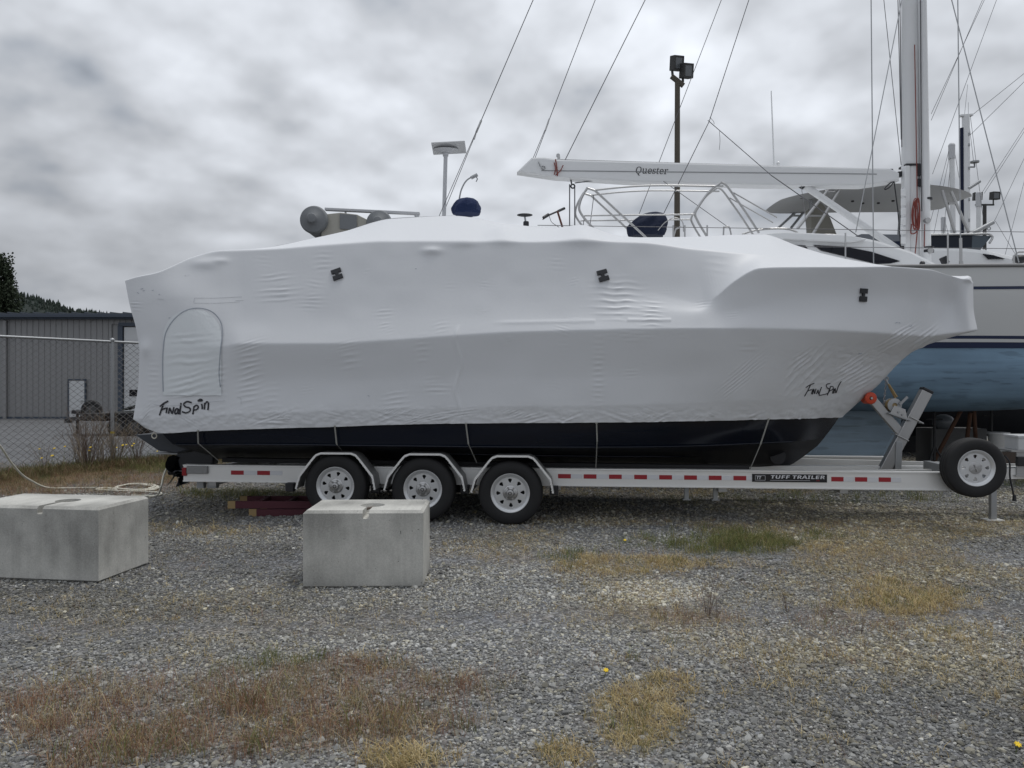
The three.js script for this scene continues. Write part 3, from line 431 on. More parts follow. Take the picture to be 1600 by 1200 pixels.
// hull under the film
{
  const TH = [250, 400, 600, 800, 1000, 1100, 1200, 1260, 1300, 1320];
  const H = [
    [[248, 668, 1.27], [400, 664, 1.31], [600, 658, 1.3], [800, 655, 1.29], [1000, 654, 1.22], [1098, 652, 1.08], [1195, 650, 0.82], [1255, 648, 0.5], [1292, 646, 0.22], [1316, 645, 0]],
    [[258, 682, 1.25], [400, 678, 1.29], [600, 676, 1.28], [800, 675, 1.27], [1000, 674, 1.18], [1098, 672, 1.02], [1190, 669, 0.75], [1245, 667, 0.44], [1280, 665, 0.19], [1303, 664, 0]],
    [[270, 694, 1.2], [400, 694, 1.25], [600, 696, 1.24], [800, 698, 1.21], [1000, 698, 1.06], [1096, 696, 0.88], [1185, 692, 0.6], [1238, 690, 0.35], [1268, 687, 0.14], [1288, 684, 0]],
    [[285, 700, 1.1], [405, 699, 1.14], [602, 700, 1.13], [800, 702, 1.1], [1000, 704, 0.95], [1094, 704, 0.76], [1180, 703, 0.5], [1230, 702, 0.28], [1260, 700, 0.11], [1277, 697, 0]],
    [[330, 712, 0.4], [425, 713, 0.42], [612, 716, 0.42], [803, 718, 0.4], [1000, 721, 0.34], [1090, 723, 0.26], [1168, 725, 0.17], [1210, 725, 0.1], [1235, 722, 0.04], [1252, 716, 0]],
    [[340, 717, 0], [440, 718, 0], [615, 720, 0], [805, 722, 0], [1000, 726, 0], [1090, 729, 0], [1165, 732, 0], [1198, 733.5, 0], [1222, 732, 0], [1240, 724, 0]],
  ];
  const g1 = loft(TH, H.slice(0, 3), 200, [8, 10], [[0, 2]]), g2 = loft(TH, H.slice(2), 200, [4, 14, 6], [[0, 1, 2, 3]]);
  const mir = (g) => { const f = { ...g, pts: g.pts.map((p) => V(p.x, p.y, -p.z)) }; return gridGeo(f.pts, f.nu, f.nv, true); };
  const cap = (g) => { const q = []; for (let j = 0; j < g.nv; j++) { const p = g.pts[j]; q.push(p.clone(), V(p.x, p.y, -p.z)); } return gridGeo(q, g.nv, 2, true); };
  const side = part('hull_side', [gridGeo(g1.pts, g1.nu, g1.nv), mir(g1), cap(g1)], mat.hullNavy, boat, 'glossy near-black navy hull side');
  part('hull_bottom', [gridGeo(g2.pts, g2.nu, g2.nv), mir(g2), cap(g2)], mat.antifoul, boat, 'matt black hull bottom');
  // spray strakes and chine edge
  for (const [pts, r] of [[[[275, 694.5, 1.21], [400, 694.5, 1.26], [600, 696.5, 1.25], [800, 698.5, 1.22], [1000, 698.5, 1.07], [1096, 696.5, 0.89], [1185, 692.5, 0.61], [1238, 690, 0.36]], 0.01], [[[700, 709, 0.78], [860, 712, 0.75], [1000, 713, 0.66], [1100, 712, 0.5], [1185, 710, 0.3], [1230, 708, 0.16]], 0.012]]) part('spray_strake', tube(pts.map(([x, y, b]) => L(x, y, b)), r, 6, 60), mat.hullNavy, boat);
  const th = L(1214, 713, 0.2); part('thruster_tunnel', new THREE.CylinderGeometry(0.095, 0.095, 0.5, 24).rotateX(Math.PI / 2).translate(th.x, th.y, 0), mat.dark, boat);
  // swim platform and drive
  const a = L(214, 680, 1.0), pl = shapeOf([[0, 0], [0.65, 0.03], [0.7, -0.14], [0.5, -0.2], [0.28, -0.17]]);
  part('swim_platform', extr(pl, 2.0, 0.015).translate(a.x, a.y, -1.0), M(0.03, 0.035, 0.045, 0.5), boat);
  part('trim_tab', beam(L(250, 706, 0.75), L(290, 707, 0.75), 0.4, 0.02, 0.006), mat.galv, boat);
  const drive = new THREE.Group(); drive.name = 'stern_drive'; boat.add(drive);
  const c = L(290, 732, 0);
  part('drive_leg', [extr(shapeOf([[-0.1, 0.27], [0.42, 0.3], [0.4, 0.1], [0.22, 0.02], [-0.02, 0.02]]), 0.12, 0.02).translate(c.x, c.y - 0.02, -0.06), new THREE.CylinderGeometry(0.05, 0.085, 0.42, 16).rotateZ(Math.PI / 2).translate(c.x + 0.05, c.y - 0.06, 0)], M(0.012, 0.014, 0.02, 0.35), drive);
  part('skeg', extr(shapeOf([[-0.12, -0.24], [-0.05, -0.06], [0.24, -0.06], [0.12, -0.15]]), 0.03, 0.008).translate(c.x, c.y, -0.015), M(0.012, 0.016, 0.024, 0.35), drive);
  const hub = V(c.x - 0.1, c.y - 0.04, 0.05), blade = () => { const q = [], n = 7; for (let i = 0; i < n; i++) for (let k = 0; k < 5; k++) { const r = lerp(0.03, 0.27, i / (n - 1)), w = 0.27 * Math.sin(Math.PI * (0.18 + 0.72 * i / (n - 1))), s = (k / 4 - 0.5) * w, tw = lerp(1.0, 0.55, i / (n - 1)); q.push(V(-s * Math.cos(tw) * 0.7, r, s * Math.sin(tw) + 0.02 * i / n)); } return gridGeo(q, n, 5); };
  const prop = part('propeller', [new THREE.CylinderGeometry(0.045, 0.035, 0.2, 14).rotateZ(Math.PI / 2), ...[0, 1, 2, 3].map((k) => blade().rotateX(k * Math.PI / 2 + 0.5))], M(0.05, 0.05, 0.055, 0.22, { metalness: 0.9, side: THREE.DoubleSide }), drive); prop.position.copy(hub);
  // mooring eye at the hem
  part('stern_eye', new THREE.TorusGeometry(0.03, 0.007, 6, 14).translate(...L(241, 681, 1.27).toArray()), mat.rope, boat);
  // tie ropes from the hem to the trailer
  for (const [a, b, c] of [[[309, 673], [310, 693], [343, 721]], [[523, 666], [526, 694], [536, 706]], [[728, 662], [732, 694], [745, 723]], [[932, 661], [933, 690], [931, 731]], [[1201, 655], [1188, 695], [1172, 733]]]) {
    const z = a[0] > 1150 ? 0.92 : a[0] > 900 ? 1.28 : 1.33, p = [L(a[0], a[1], z + 0.04), L(b[0], b[1], z - 0.02), L(c[0], c[1], Math.min(z - 0.2, 1.0))];
    part('tie_rope', [...poly(p, 0.006, 5), new THREE.SphereGeometry(0.014, 6, 5).translate(p[0].x, p[0].y, p[0].z), bar(p[0], p[1], 0.009, 5)], mat.ropeGrey, boat);
  }
}

// ---------------------------------------------------------------- boat trailer
const trailer = place(thing('boat_trailer', 'three-axle aluminium boat trailer carrying the wrapped boat', 'trailer'));
{
  const ZR = 0.97, railA = L(287, 739, ZR), railB = L(1515, 752.5, ZR);
  const rail = (z, s) => { const a = V(railA.x, railA.y, z), b = V(railB.x, railB.y, z), y0 = 0.1, out = [beam(a, b, 0.012, 0.19)]; for (const k of [-1, 1]) out.push(beam(V(a.x, a.y + k * 0.095, z - 0.03 * s), V(b.x, b.y + k * 0.095, z - 0.03 * s), 0.1, 0.014)); return out; };
  const nearRail = part('side_rail', rail(ZR, 1), mat.alu, trailer), farRail = part('side_rail', rail(-ZR, -1), mat.alu, trailer);
  const onRail = (px, z = ZR + 0.008) => { const t = L(px, 740, z); const k = (t.x - railA.x) / (railB.x - railA.x); return V(t.x, lerp(railA.y, railB.y, k), z); };
  for (const px of [330, 470, 600, 735, 870, 1130, 1320]) { const p = onRail(px), y = p.y - 0.11; part('cross_member', beam(V(p.x, y, -ZR), V(p.x, y, ZR - 0.02), 0.09, 0.08), mat.aluDull, trailer); }
  // retro-reflective tape, red and white in turn
  const tape = (px0, px1, red) => { const a = onRail(px0), b = onRail(px1); part('reflector_tape', beam(V(a.x, a.y + 0.012, ZR + 0.0085), V(b.x, b.y + 0.012, ZR + 0.0085), 0.004, 0.05), red ? mat.red : mat.whiteTape, trailer, red ? 'red reflective tape' : 'silver reflective tape'); };
  for (const [a, b, r] of [[361, 381, 1], [381, 402, 0], [402, 422, 1], [422, 441, 0]]) tape(a, b, r);
  for (const a of [872, 912, 951.5, 991, 1030, 1069, 1107.5, 1146]) { tape(a, a + 20, 1); tape(a + 20, a + 38, 0); }
  for (const a of [1299, 1336, 1373]) { tape(a, a + 19, 1); tape(a + 19, a + 35, 0); }
  // maker's plate
  { const a = onRail(1175), b = onRail(1292), y = (a.y + b.y) / 2 + 0.018, w = b.x - a.x; const pl = part('maker_plate', box(w, 0.09, 0.006, (a.x + b.x) / 2, y, ZR + 0.011), M(0.01, 0.01, 0.012, 0.35), trailer);
    const t = new TextGeometry('TUFF TRAILER', { font, size: 0.034, depth: 0.003, curveSegments: 4 }); t.computeBoundingBox(); const s = 0.6 / (t.boundingBox.max.x - t.boundingBox.min.x); t.scale(s, 1.12, 1).applyMatrix4(new THREE.Matrix4().set(1, 0.2, 0, 0, 0, 1, 0, 0, 0, 0, 1, 0, 0, 0, 0, 1)).translate(a.x + 0.2, y - 0.006, ZR + 0.0135);
    part('lettering', t, mat.whiteTape, pl, 'white letters reading TUFF TRAILER');
    const t2 = new TextGeometry('TT', { font, size: 0.034, depth: 0.003, curveSegments: 3 }); t2.applyMatrix4(new THREE.Matrix4().set(1, 0.2, 0, 0, 0, 1, 0, 0, 0, 0, 1, 0, 0, 0, 0, 1)).translate(a.x + 0.045, y - 0.015, ZR + 0.0135);
    part('emblem', [t2, ...[[0.035, 0.0, 0.003, 0.05], [0.145, 0.0, 0.003, 0.05]].map(([dx, dy, ww, hh]) => box(ww, hh, 0.003, a.x + dx, y + dy, ZR + 0.015)), ...[0.026, -0.026].map((dy) => box(0.108, 0.003, 0.003, a.x + 0.09, y + dy, ZR + 0.015))], mat.whiteTape, pl);
    part('underline', box(0.44, 0.003, 0.003, a.x + 0.42, y - 0.026, ZR + 0.015), mat.whiteTape, pl);
    const t3 = new TextGeometry('LTD', { font, size: 0.014, depth: 0.003, curveSegments: 3 }); t3.translate(a.x + 0.71, y - 0.031, ZR + 0.0135); part('lettering', t3, mat.red, pl, 'small red letters');
  }
  // wheels
  const tyreProfile = (R, w) => [[0.215, -w * 0.36], [0.225, -w * 0.44], [0.27, -w * 0.5], [0.31, -w * 0.49], [R - 0.025, -w * 0.45], [R - 0.008, -w * 0.4], [R, -w * 0.3], [R, -0.036], [R - 0.008, -0.033], [R - 0.008, -0.027], [R, -0.024], [R, 0.024], [R - 0.008, 0.027], [R - 0.008, 0.033], [R, 0.036], [R, w * 0.3], [R - 0.008, w * 0.4], [R - 0.025, w * 0.45], [0.31, w * 0.49], [0.27, w * 0.5], [0.225, w * 0.44], [0.215, w * 0.36], [0.205, 0]].map(([r, y]) => new THREE.Vector2(r, y));
  const R = 0.365, W = 0.225, tyreG = new THREE.LatheGeometry(tyreProfile(R, W), 56).rotateX(Math.PI / 2);
  const rimG = new THREE.LatheGeometry([[0.2, -0.09], [0.2, 0.03], [0.19, 0.05], [0.192, 0.07], [0.205, 0.078], [0.222, 0.085], [0.226, 0.092], [0.222, 0.098], [0.214, 0.094], [0.2, 0.084], [0.184, 0.076], [0.18, 0.06], [0.185, 0.03], [0.185, -0.09]].map(([r, y]) => new THREE.Vector2(r, y)), 48).rotateX(Math.PI / 2);
  const disc = new THREE.Shape(); disc.absarc(0, 0, 0.187, 0, Math.PI * 1.9999);
  for (let k = 0; k < 8; k++) { const a = (k + 0.5) / 8 * 6.2832, h = new THREE.Path(), c = Math.cos(a), s = Math.sin(a); const P = [[0.112, -0.007], [0.148, -0.027], [0.162, -0.016], [0.165, 0], [0.162, 0.016], [0.148, 0.027], [0.112, 0.007]].map(([r, t]) => [r * c - t * s, r * s + t * c]); P.forEach((p, i) => i ? h.lineTo(...p) : h.moveTo(...p)); disc.holes.push(h); }
  const discG = extr(disc, 0.008, 0.003).translate(0, 0, 0.056);
  const hubG = [new THREE.LatheGeometry([[0.088, 0.062], [0.085, 0.075], [0.07, 0.08], [0.05, 0.082], [0.042, 0.088], [0.04, 0.115], [0.034, 0.122], [0, 0.123]].map(([r, y]) => new THREE.Vector2(r, y)), 28).rotateX(Math.PI / 2), ...[0, 1, 2, 3, 4, 5].map((k) => { const a = k / 6 * 6.2832; return new THREE.CylinderGeometry(0.011, 0.012, 0.03, 6).rotateX(Math.PI / 2).translate(0.066 * Math.cos(a), 0.066 * Math.sin(a), 0.088); })];
  const hubGeo = merged(hubG), drumG = new THREE.CylinderGeometry(0.17, 0.17, 0.1, 24).rotateX(Math.PI / 2).translate(0, 0, -0.04), stickerG = new THREE.TorusGeometry(0.017, 0.004, 5, 16).translate(0, 0, 0.124);
  const capG = new THREE.LatheGeometry([[0.078, 0.064], [0.074, 0.074], [0, 0.076]].map(([r, y]) => new THREE.Vector2(r, y)), 24).rotateX(Math.PI / 2);
  const wheel = (name, p, turn, spin, spare, label) => { const g = new THREE.Group(); g.name = name; g.position.copy(p); g.rotation.set(0, turn, 0); if (label) g.userData.label = label; trailer.add(g); const q = new THREE.Group(); const add = (n, ge, m) => { const o = part(n, ge, m, g); o.rotation.z = spin; return o; }; add('tyre', tyreG, mat.rubber); add('rim', merged([clean(rimG), clean(discG)]), mat.rim); if (spare) { add('hub_bracket', merged([capG, box(0.15, 0.014, 0.012, 0, 0, 0.082), box(0.014, 0.09, 0.012, 0, 0, 0.084)].map(clean)), mat.stainless); } else { add('hub', hubGeo, mat.stainless); add('hub_sticker', stickerG, mat.dark); add('brake_drum', drumG, mat.dark); } return g; };
  const cs = [[523, 760], [660, 765], [797, 771]].map(([x, y]) => L(x, y, 1.25));
  cs.forEach((c, i) => { wheel('wheel', V(c.x, c.y, 1.25 - W / 2), 0, 0.2 + i * 0.9); wheel('wheel', V(c.x, c.y, -1.25 + W / 2), Math.PI, 0.5 + i); part('axle', bar(V(c.x, c.y + 0.02, -1.12), V(c.x, c.y + 0.02, 1.12), 0.04, 10), mat.galv, trailer); });
  // fenders: folded plate arches with a tread-plate lip
  for (const [px, py] of [[525, 707], [664, 708.5], [801, 711.5]]) for (const s of [1, -1]) {
    const t = L(px, py, 1.27), w = 0.47, prof = [[-w - 0.01, -0.42], [-w + 0.035, -0.26], [-w + 0.2, -0.055], [-w + 0.235, -0.02], [-w + 0.29, 0], [w - 0.29, 0], [w - 0.235, -0.02], [w - 0.2, -0.055], [w - 0.035, -0.26], [w - 0.005, -0.42]];
    const inn = prof.map(([x, y]) => [x * 0.97, y < -0.4 ? y : y - 0.014]).reverse(), sh = shapeOf(prof.concat(inn)), lip = shapeOf(prof.concat(prof.map(([x, y]) => [x * 0.962, y < -0.4 ? y : y - 0.022]).reverse()));
    const fd = part('fender', extr(sh, 0.25).translate(t.x, t.y, s > 0 ? 1.025 : -1.275), M(0.3, 0.3, 0.3, 0.55, { metalness: 0.7 }), trailer);
    const bumps = []; for (let i = 0; i < prof.length - 1; i++) { const [x0, y0] = prof[i], [x1, y1] = prof[i + 1], l = Math.hypot(x1 - x0, y1 - y0), n = Math.max(1, Math.round(l / 0.03)); for (let k = 0; k < n; k++) { const e = (k + 0.5) / n; bumps.push(new THREE.BoxGeometry(0.02, 0.006, 0.01).rotateZ((k % 2 ? 0.6 : -0.6)).translate(t.x + lerp(x0, x1, e) * 0.972, t.y + lerp(y0, y1, e) - 0.014, s * 1.283)); } }
    part('tread_plate_lip', [extr(lip, 0.008).translate(t.x, t.y, s > 0 ? 1.275 : -1.283), ...bumps], mat.alu, fd);
  }
  for (const px of [458, 590, 728, 866]) { const p = onRail(px); part('fender_bracket', box(0.1, 0.1, 0.09, p.x, p.y - 0.14, 1.06, 0.01), mat.dark, trailer); }
  // bunks
  for (const z of [-0.62, 0.62]) part('bunk', beam(V(onRail(330).x, railA.y + 0.13, z), V(onRail(1180).x, railB.y + 0.1, z), 0.14, 0.05), mat.dark, trailer);
  // rear end
  const re = L(288, 737, 0.99); part('tail_light', box(0.055, 0.1, 0.1, re.x, re.y, 0.95, 0.008), M(0.24, 0.006, 0.012, 0.25), trailer); part('tail_light', box(0.055, 0.1, 0.1, re.x, re.y, -0.95, 0.008), M(0.24, 0.006, 0.012, 0.25), trailer);
  const cg = L(308, 734, 1.0); part('rear_pad', box(0.26, 0.095, 0.05, cg.x, cg.y, 0.985, 0.01), M(0.34, 0.34, 0.34, 0.95, { bumpMap: fineNoise, bumpScale: 0.01 }), trailer, 'grey carpeted guide pad');
  for (const [px, w] of [[315, 0.09], [333, 0.12]]) { const p = L(px, 756, 0.8); part('rear_bracket', box(w, 0.1, 0.08, p.x, p.y, 0.8, 0.006), mat.galv, trailer); }
  part('rear_cross_beam', beam(V(re.x + 0.06, re.y - 0.06, -0.95), V(re.x + 0.06, re.y - 0.06, 0.93), 0.08, 0.09), mat.aluDull, trailer);
  // tongue rails that close in to the coupler
  const tip = L(1680, 742, 0.02); tip.y = railB.y + 0.02;
  for (const s of [1, -1]) part('tongue_rail', beam(V(onRail(1230).x, railB.y + 0.02, s * 0.86), V(tip.x, tip.y, s * 0.1), 0.06, 0.13), mat.alu, trailer);
  { const x0 = onRail(1130).x; part('centre_beam', beam(V(x0, railB.y + 0.0, 0), V(tip.x, tip.y, 0), 0.12, 0.12), mat.alu, trailer); }
  // landing legs under the rail
  for (const px of [1076, 1122]) { const p = onRail(px); part('support_leg', [box(0.05, 0.16, 0.05, p.x, p.y - 0.18, 0.8), box(0.09, 0.012, 0.09, p.x, p.y - 0.262, 0.8)], mat.galv, trailer); }
  part('rear_step', beam(V(onRail(1076).x, railB.y - 0.12, 0.55), V(onRail(1122).x, railB.y - 0.12, 0.55), 0.06, 0.05), mat.aluDull, trailer);
  // winch post
  const wp = new THREE.Group(); wp.name = 'winch_post'; trailer.add(wp);
  const b0 = L(1379, 738, 0.05), b1 = L(1446, 612, 0.05), z = 0.06;
  part('post', beam(V(b0.x, b0.y, z), V(b1.x, b1.y, z), 0.1, 0.135, 0.01), mat.aluDull, wp);
  part('post_cap', beam(V(b1.x, b1.y, z), b1.clone().sub(b0).normalize().multiplyScalar(0.035).add(V(b1.x, b1.y, z)), 0.106, 0.14, 0.01), mat.blackPlastic, wp);
  const a0 = L(1362, 624, 0.06), a1 = L(1412, 682, 0.06); part('roller_arm', beam(a0, a1, 0.07, 0.1, 0.008), mat.aluDull, wp);
  part('strut', beam(L(1402, 738, 0.1), L(1404, 690, 0.1), 0.06, 0.075, 0.006), mat.galv, wp);
  const ro = L(1357, 622, 0.06); part('bow_roller', [new THREE.LatheGeometry([[0.02, -0.09], [0.065, -0.088], [0.075, -0.07], [0.055, -0.02], [0.055, 0.02], [0.075, 0.07], [0.065, 0.088], [0.02, 0.09]].map(([r, y]) => new THREE.Vector2(r, y)), 24).rotateX(Math.PI / 2).translate(ro.x, ro.y, 0.06)], mat.orange, wp, 'red rubber bow roller');
  part('roller_bolt', new THREE.CylinderGeometry(0.014, 0.014, 0.22, 8).rotateX(Math.PI / 2).translate(ro.x, ro.y, 0.06), mat.stainless, wp);
  part('clamp_bolt', [[1429, 656], [1406, 683]].flatMap(([x, y]) => { const p = L(x, y, 0.06), d = b1.clone().sub(b0).normalize(), s = V(-d.y, d.x, 0); return [bar(p.clone().addScaledVector(s, -0.085).setZ(0.125), p.clone().addScaledVector(s, 0.085).setZ(0.125), 0.007, 6), bar(p.clone().addScaledVector(s, -0.085).setZ(0), p.clone().addScaledVector(s, -0.085).setZ(0.13), 0.007, 6), bar(p.clone().addScaledVector(s, 0.085).setZ(0), p.clone().addScaledVector(s, 0.085).setZ(0.13), 0.007, 6)]; }), mat.stainless, wp);
  const winch = new THREE.Group(); winch.name = 'winch'; trailer.add(winch);
  const dr = L(1395, 633, 0.06); part('drum', new THREE.LatheGeometry([[0.085, -0.06], [0.085, -0.054], [0.06, -0.05], [0.06, 0.05], [0.085, 0.054], [0.085, 0.06], [0.03, 0.062]].map(([r, y]) => new THREE.Vector2(r, y)), 26).rotateX(Math.PI / 2).translate(dr.x, dr.y, 0.06), mat.galv, winch);
  part('webbing', [new THREE.CylinderGeometry(0.078, 0.078, 0.09, 26).rotateX(Math.PI / 2).translate(dr.x, dr.y, 0.06), beam(L(1401, 620, 0.06), L(1388, 600, 0.06), 0.05, 0.012)], mat.tan, winch);
  { const c = [L(1391, 646, 0.13), L(1397, 634, 0.13), L(1414, 640, 0.13), L(1417, 654, 0.13)], s = shapeOf(c.map((p) => [p.x, p.y])); part('side_plate', extr(s, 0.012, 0.003).translate(0, 0, 0.125), mat.stainless, winch); part('base_plate', beam(L(1385, 645, 0.08), L(1420, 657, 0.08), 0.14, 0.014), mat.galv, winch); part('bolt', [[1404, 644], [1410, 648]].map(([x, y]) => { const p = L(x, y, 0.145); return new THREE.CylinderGeometry(0.012, 0.012, 0.02, 8).rotateX(Math.PI / 2).translate(p.x, p.y, p.z); }), mat.galv, winch); part('crank', beam(L(1406, 632, 0.14), L(1418, 620, 0.14), 0.012, 0.03), mat.galv, winch); }
  // chain and strap hook from the bow eye
  { const a = L(1385, 592, 0.03), b = L(1380, 640, 0.03), n = 13, links = []; for (let i = 0; i < n; i++) { const p = a.clone().lerp(b, i / (n - 1)); links.push(new THREE.TorusGeometry(0.017, 0.005, 5, 10).scale(0.75, 1.35, 1).rotateY(i % 2 ? 1.3 : 0.2).translate(p.x, p.y, p.z)); } part('safety_chain', links, mat.galv, trailer);
    part('winch_strap', [beam(L(1389, 603, 0.05), L(1399, 622, 0.05), 0.035, 0.012)], mat.tan, trailer); part('strap_hook', [new THREE.TorusGeometry(0.025, 0.007, 6, 12).translate(a.x, a.y, a.z), bar(a, L(1389, 603, 0.05), 0.009, 6)], mat.galv, trailer); }
  // spare wheel on its bracket, jack, coupler box, cable
  const sp = L(1528, 732, 1.24); wheel('spare_wheel', V(sp.x, sp.y, 1.24 - W / 2), 0.0, 0.4, true, 'spare wheel bolted to the front of the side rail').scale.setScalar(0.885);
  part('spare_bracket', beam(V(sp.x - 0.12, sp.y - 0.06, 0.3), V(sp.x - 0.12, sp.y - 0.06, 1.02), 0.08, 0.1), mat.galv, trailer);
  const jk = L(1551, 800, 0.5), jy = gh(toWorld(V(jk.x, 0, 0.5)).x, toWorld(V(jk.x, 0, 0.5)).z); part('jack', [box(0.065, 0.62, 0.065, jk.x, jy + 0.33, 0.5, 0.006), box(0.085, 0.3, 0.085, jk.x, jy + 0.6, 0.5, 0.006)], mat.galv, trailer); part('jack_foot', box(0.2, 0.02, 0.16, jk.x, jy + 0.012, 0.5, 0.006), M(0.5, 0.5, 0.48, 0.8), trailer);
  part('jack_mount', beam(V(jk.x, railB.y, 0.06), V(jk.x, railB.y, 0.5), 0.08, 0.08), mat.galv, trailer);
  const bx = L(1604, 692, 0.25); part('battery_box', [box(0.42, 0.17, 0.3, bx.x + 0.06, bx.y, 0.2, 0.015), box(0.44, 0.03, 0.32, bx.x + 0.06, bx.y + 0.08, 0.2, 0.008)], M(0.5, 0.51, 0.52, 0.5), trailer, 'white lidded box above the coupler');
  part('coupler_plate', [box(0.5, 0.28, 0.02, bx.x + 0.1, bx.y - 0.24, 0.31, 0.004), box(0.55, 0.02, 0.3, bx.x + 0.05, bx.y - 0.09, 0.2), box(0.5, 0.02, 0.2, bx.x + 0.08, bx.y - 0.385, 0.24)], mat.aluDull, trailer);
  const ac = L(1602, 721, 0.34); part('brake_actuator', box(0.24, 0.11, 0.06, ac.x + 0.02, ac.y, 0.34, 0.01), mat.dark, trailer);
  part('trailer_plug_cable', [tube([L(1570, 712, 0.36), L(1577, 722, 0.36), L(1578, 745, 0.36), L(1582, 765, 0.36), L(1584, 775, 0.36)], 0.01, 6, 30), new THREE.CylinderGeometry(0.018, 0.024, 0.07, 10).translate(...L(1585, 778, 0.36).toArray())], mat.blackPlastic, trailer);
}

// ---------------------------------------------------------------- concrete blocks
function boxUV(g, s = 1, ox = 0) { const q = g.index ? g.toNonIndexed() : g, p = q.attributes.position, n = q.attributes.normal, uv = new Float32Array(p.count * 2); for (let i = 0; i < p.count; i++) { const ax = Math.abs(n.getX(i)), ay = Math.abs(n.getY(i)), az = Math.abs(n.getZ(i)); const [u, v] = ay > ax && ay > az ? [p.getX(i), p.getZ(i)] : ax > az ? [p.getZ(i), p.getY(i)] : [p.getX(i), p.getY(i)]; uv[i * 2] = u * s + ox; uv[i * 2 + 1] = v * s + ox * 0.37; } q.setAttribute('uv', new THREE.BufferAttribute(uv, 2)); return q; }
{
  const ev = new Evaluator(); ev.attributes = ['position', 'normal']; ev.useGroups = false;
  const concrete = new THREE.MeshStandardMaterial({ color: col(1, 1, 1), map: concreteMap, bumpMap: concreteBump, bumpScale: 0.004, roughness: 0.92 });
  const block = (w, d, h, slotX, name, label, pos, turn, ox) => {
    const c = 0.022, s = shapeOf([[-w / 2 + c, -d / 2 + c], [w / 2 - c, -d / 2 + c], [w / 2 - c, d / 2 - c], [-w / 2 + c, d / 2 - c]]);
    const g = new THREE.ExtrudeGeometry(s, { depth: h - 2 * c, bevelEnabled: true, bevelSize: c, bevelThickness: c, bevelSegments: 1 }).rotateX(-Math.PI / 2).translate(0, c, 0);
    const cut = (cg) => { const b = new Brush(clean(cg)); b.geometry.deleteAttribute('uv'); b.updateMatrixWorld(); return b; };
    let b = cut(g);
    b = ev.evaluate(b, cut(new THREE.CylinderGeometry(0.105, 0.085, 0.1, 40).translate(slotX, h - 0.02, 0.02)), SUBTRACTION);
    b = ev.evaluate(b, cut(box(0.05, 0.12, 0.6, slotX - 0.01, h - 0.005, 0.3, 0.012)), SUBTRACTION);
    const o = thing(name, label, 'concrete block', 'cast concrete blocks', pos); o.rotation.y = turn;
    part('block_body', boxUV(b.geometry, 0.62, ox), concrete, o);
    part('lifting_loop', tube([V(slotX - 0.07, h - 0.07, 0.02), V(slotX - 0.05, h - 0.032, 0.02), V(slotX + 0.05, h - 0.032, 0.02), V(slotX + 0.07, h - 0.07, 0.02)], 0.011, 8, 20), M(0.16, 0.13, 0.11, 0.8, { metalness: 0.3 }), o);
  };
  block(0.935, 0.6, 0.61, 0.03, 'concrete_block', 'concrete block in front of the trailer wheels', V(-1.17, 0, -6.35), 0.02, 0.13);
  block(1.22, 0.66, 0.61, 0.1, 'concrete_block', 'concrete block cut off by the left edge, in front of the fence', V(-3.87, 0, -6.61), -0.14, 0.61);
}

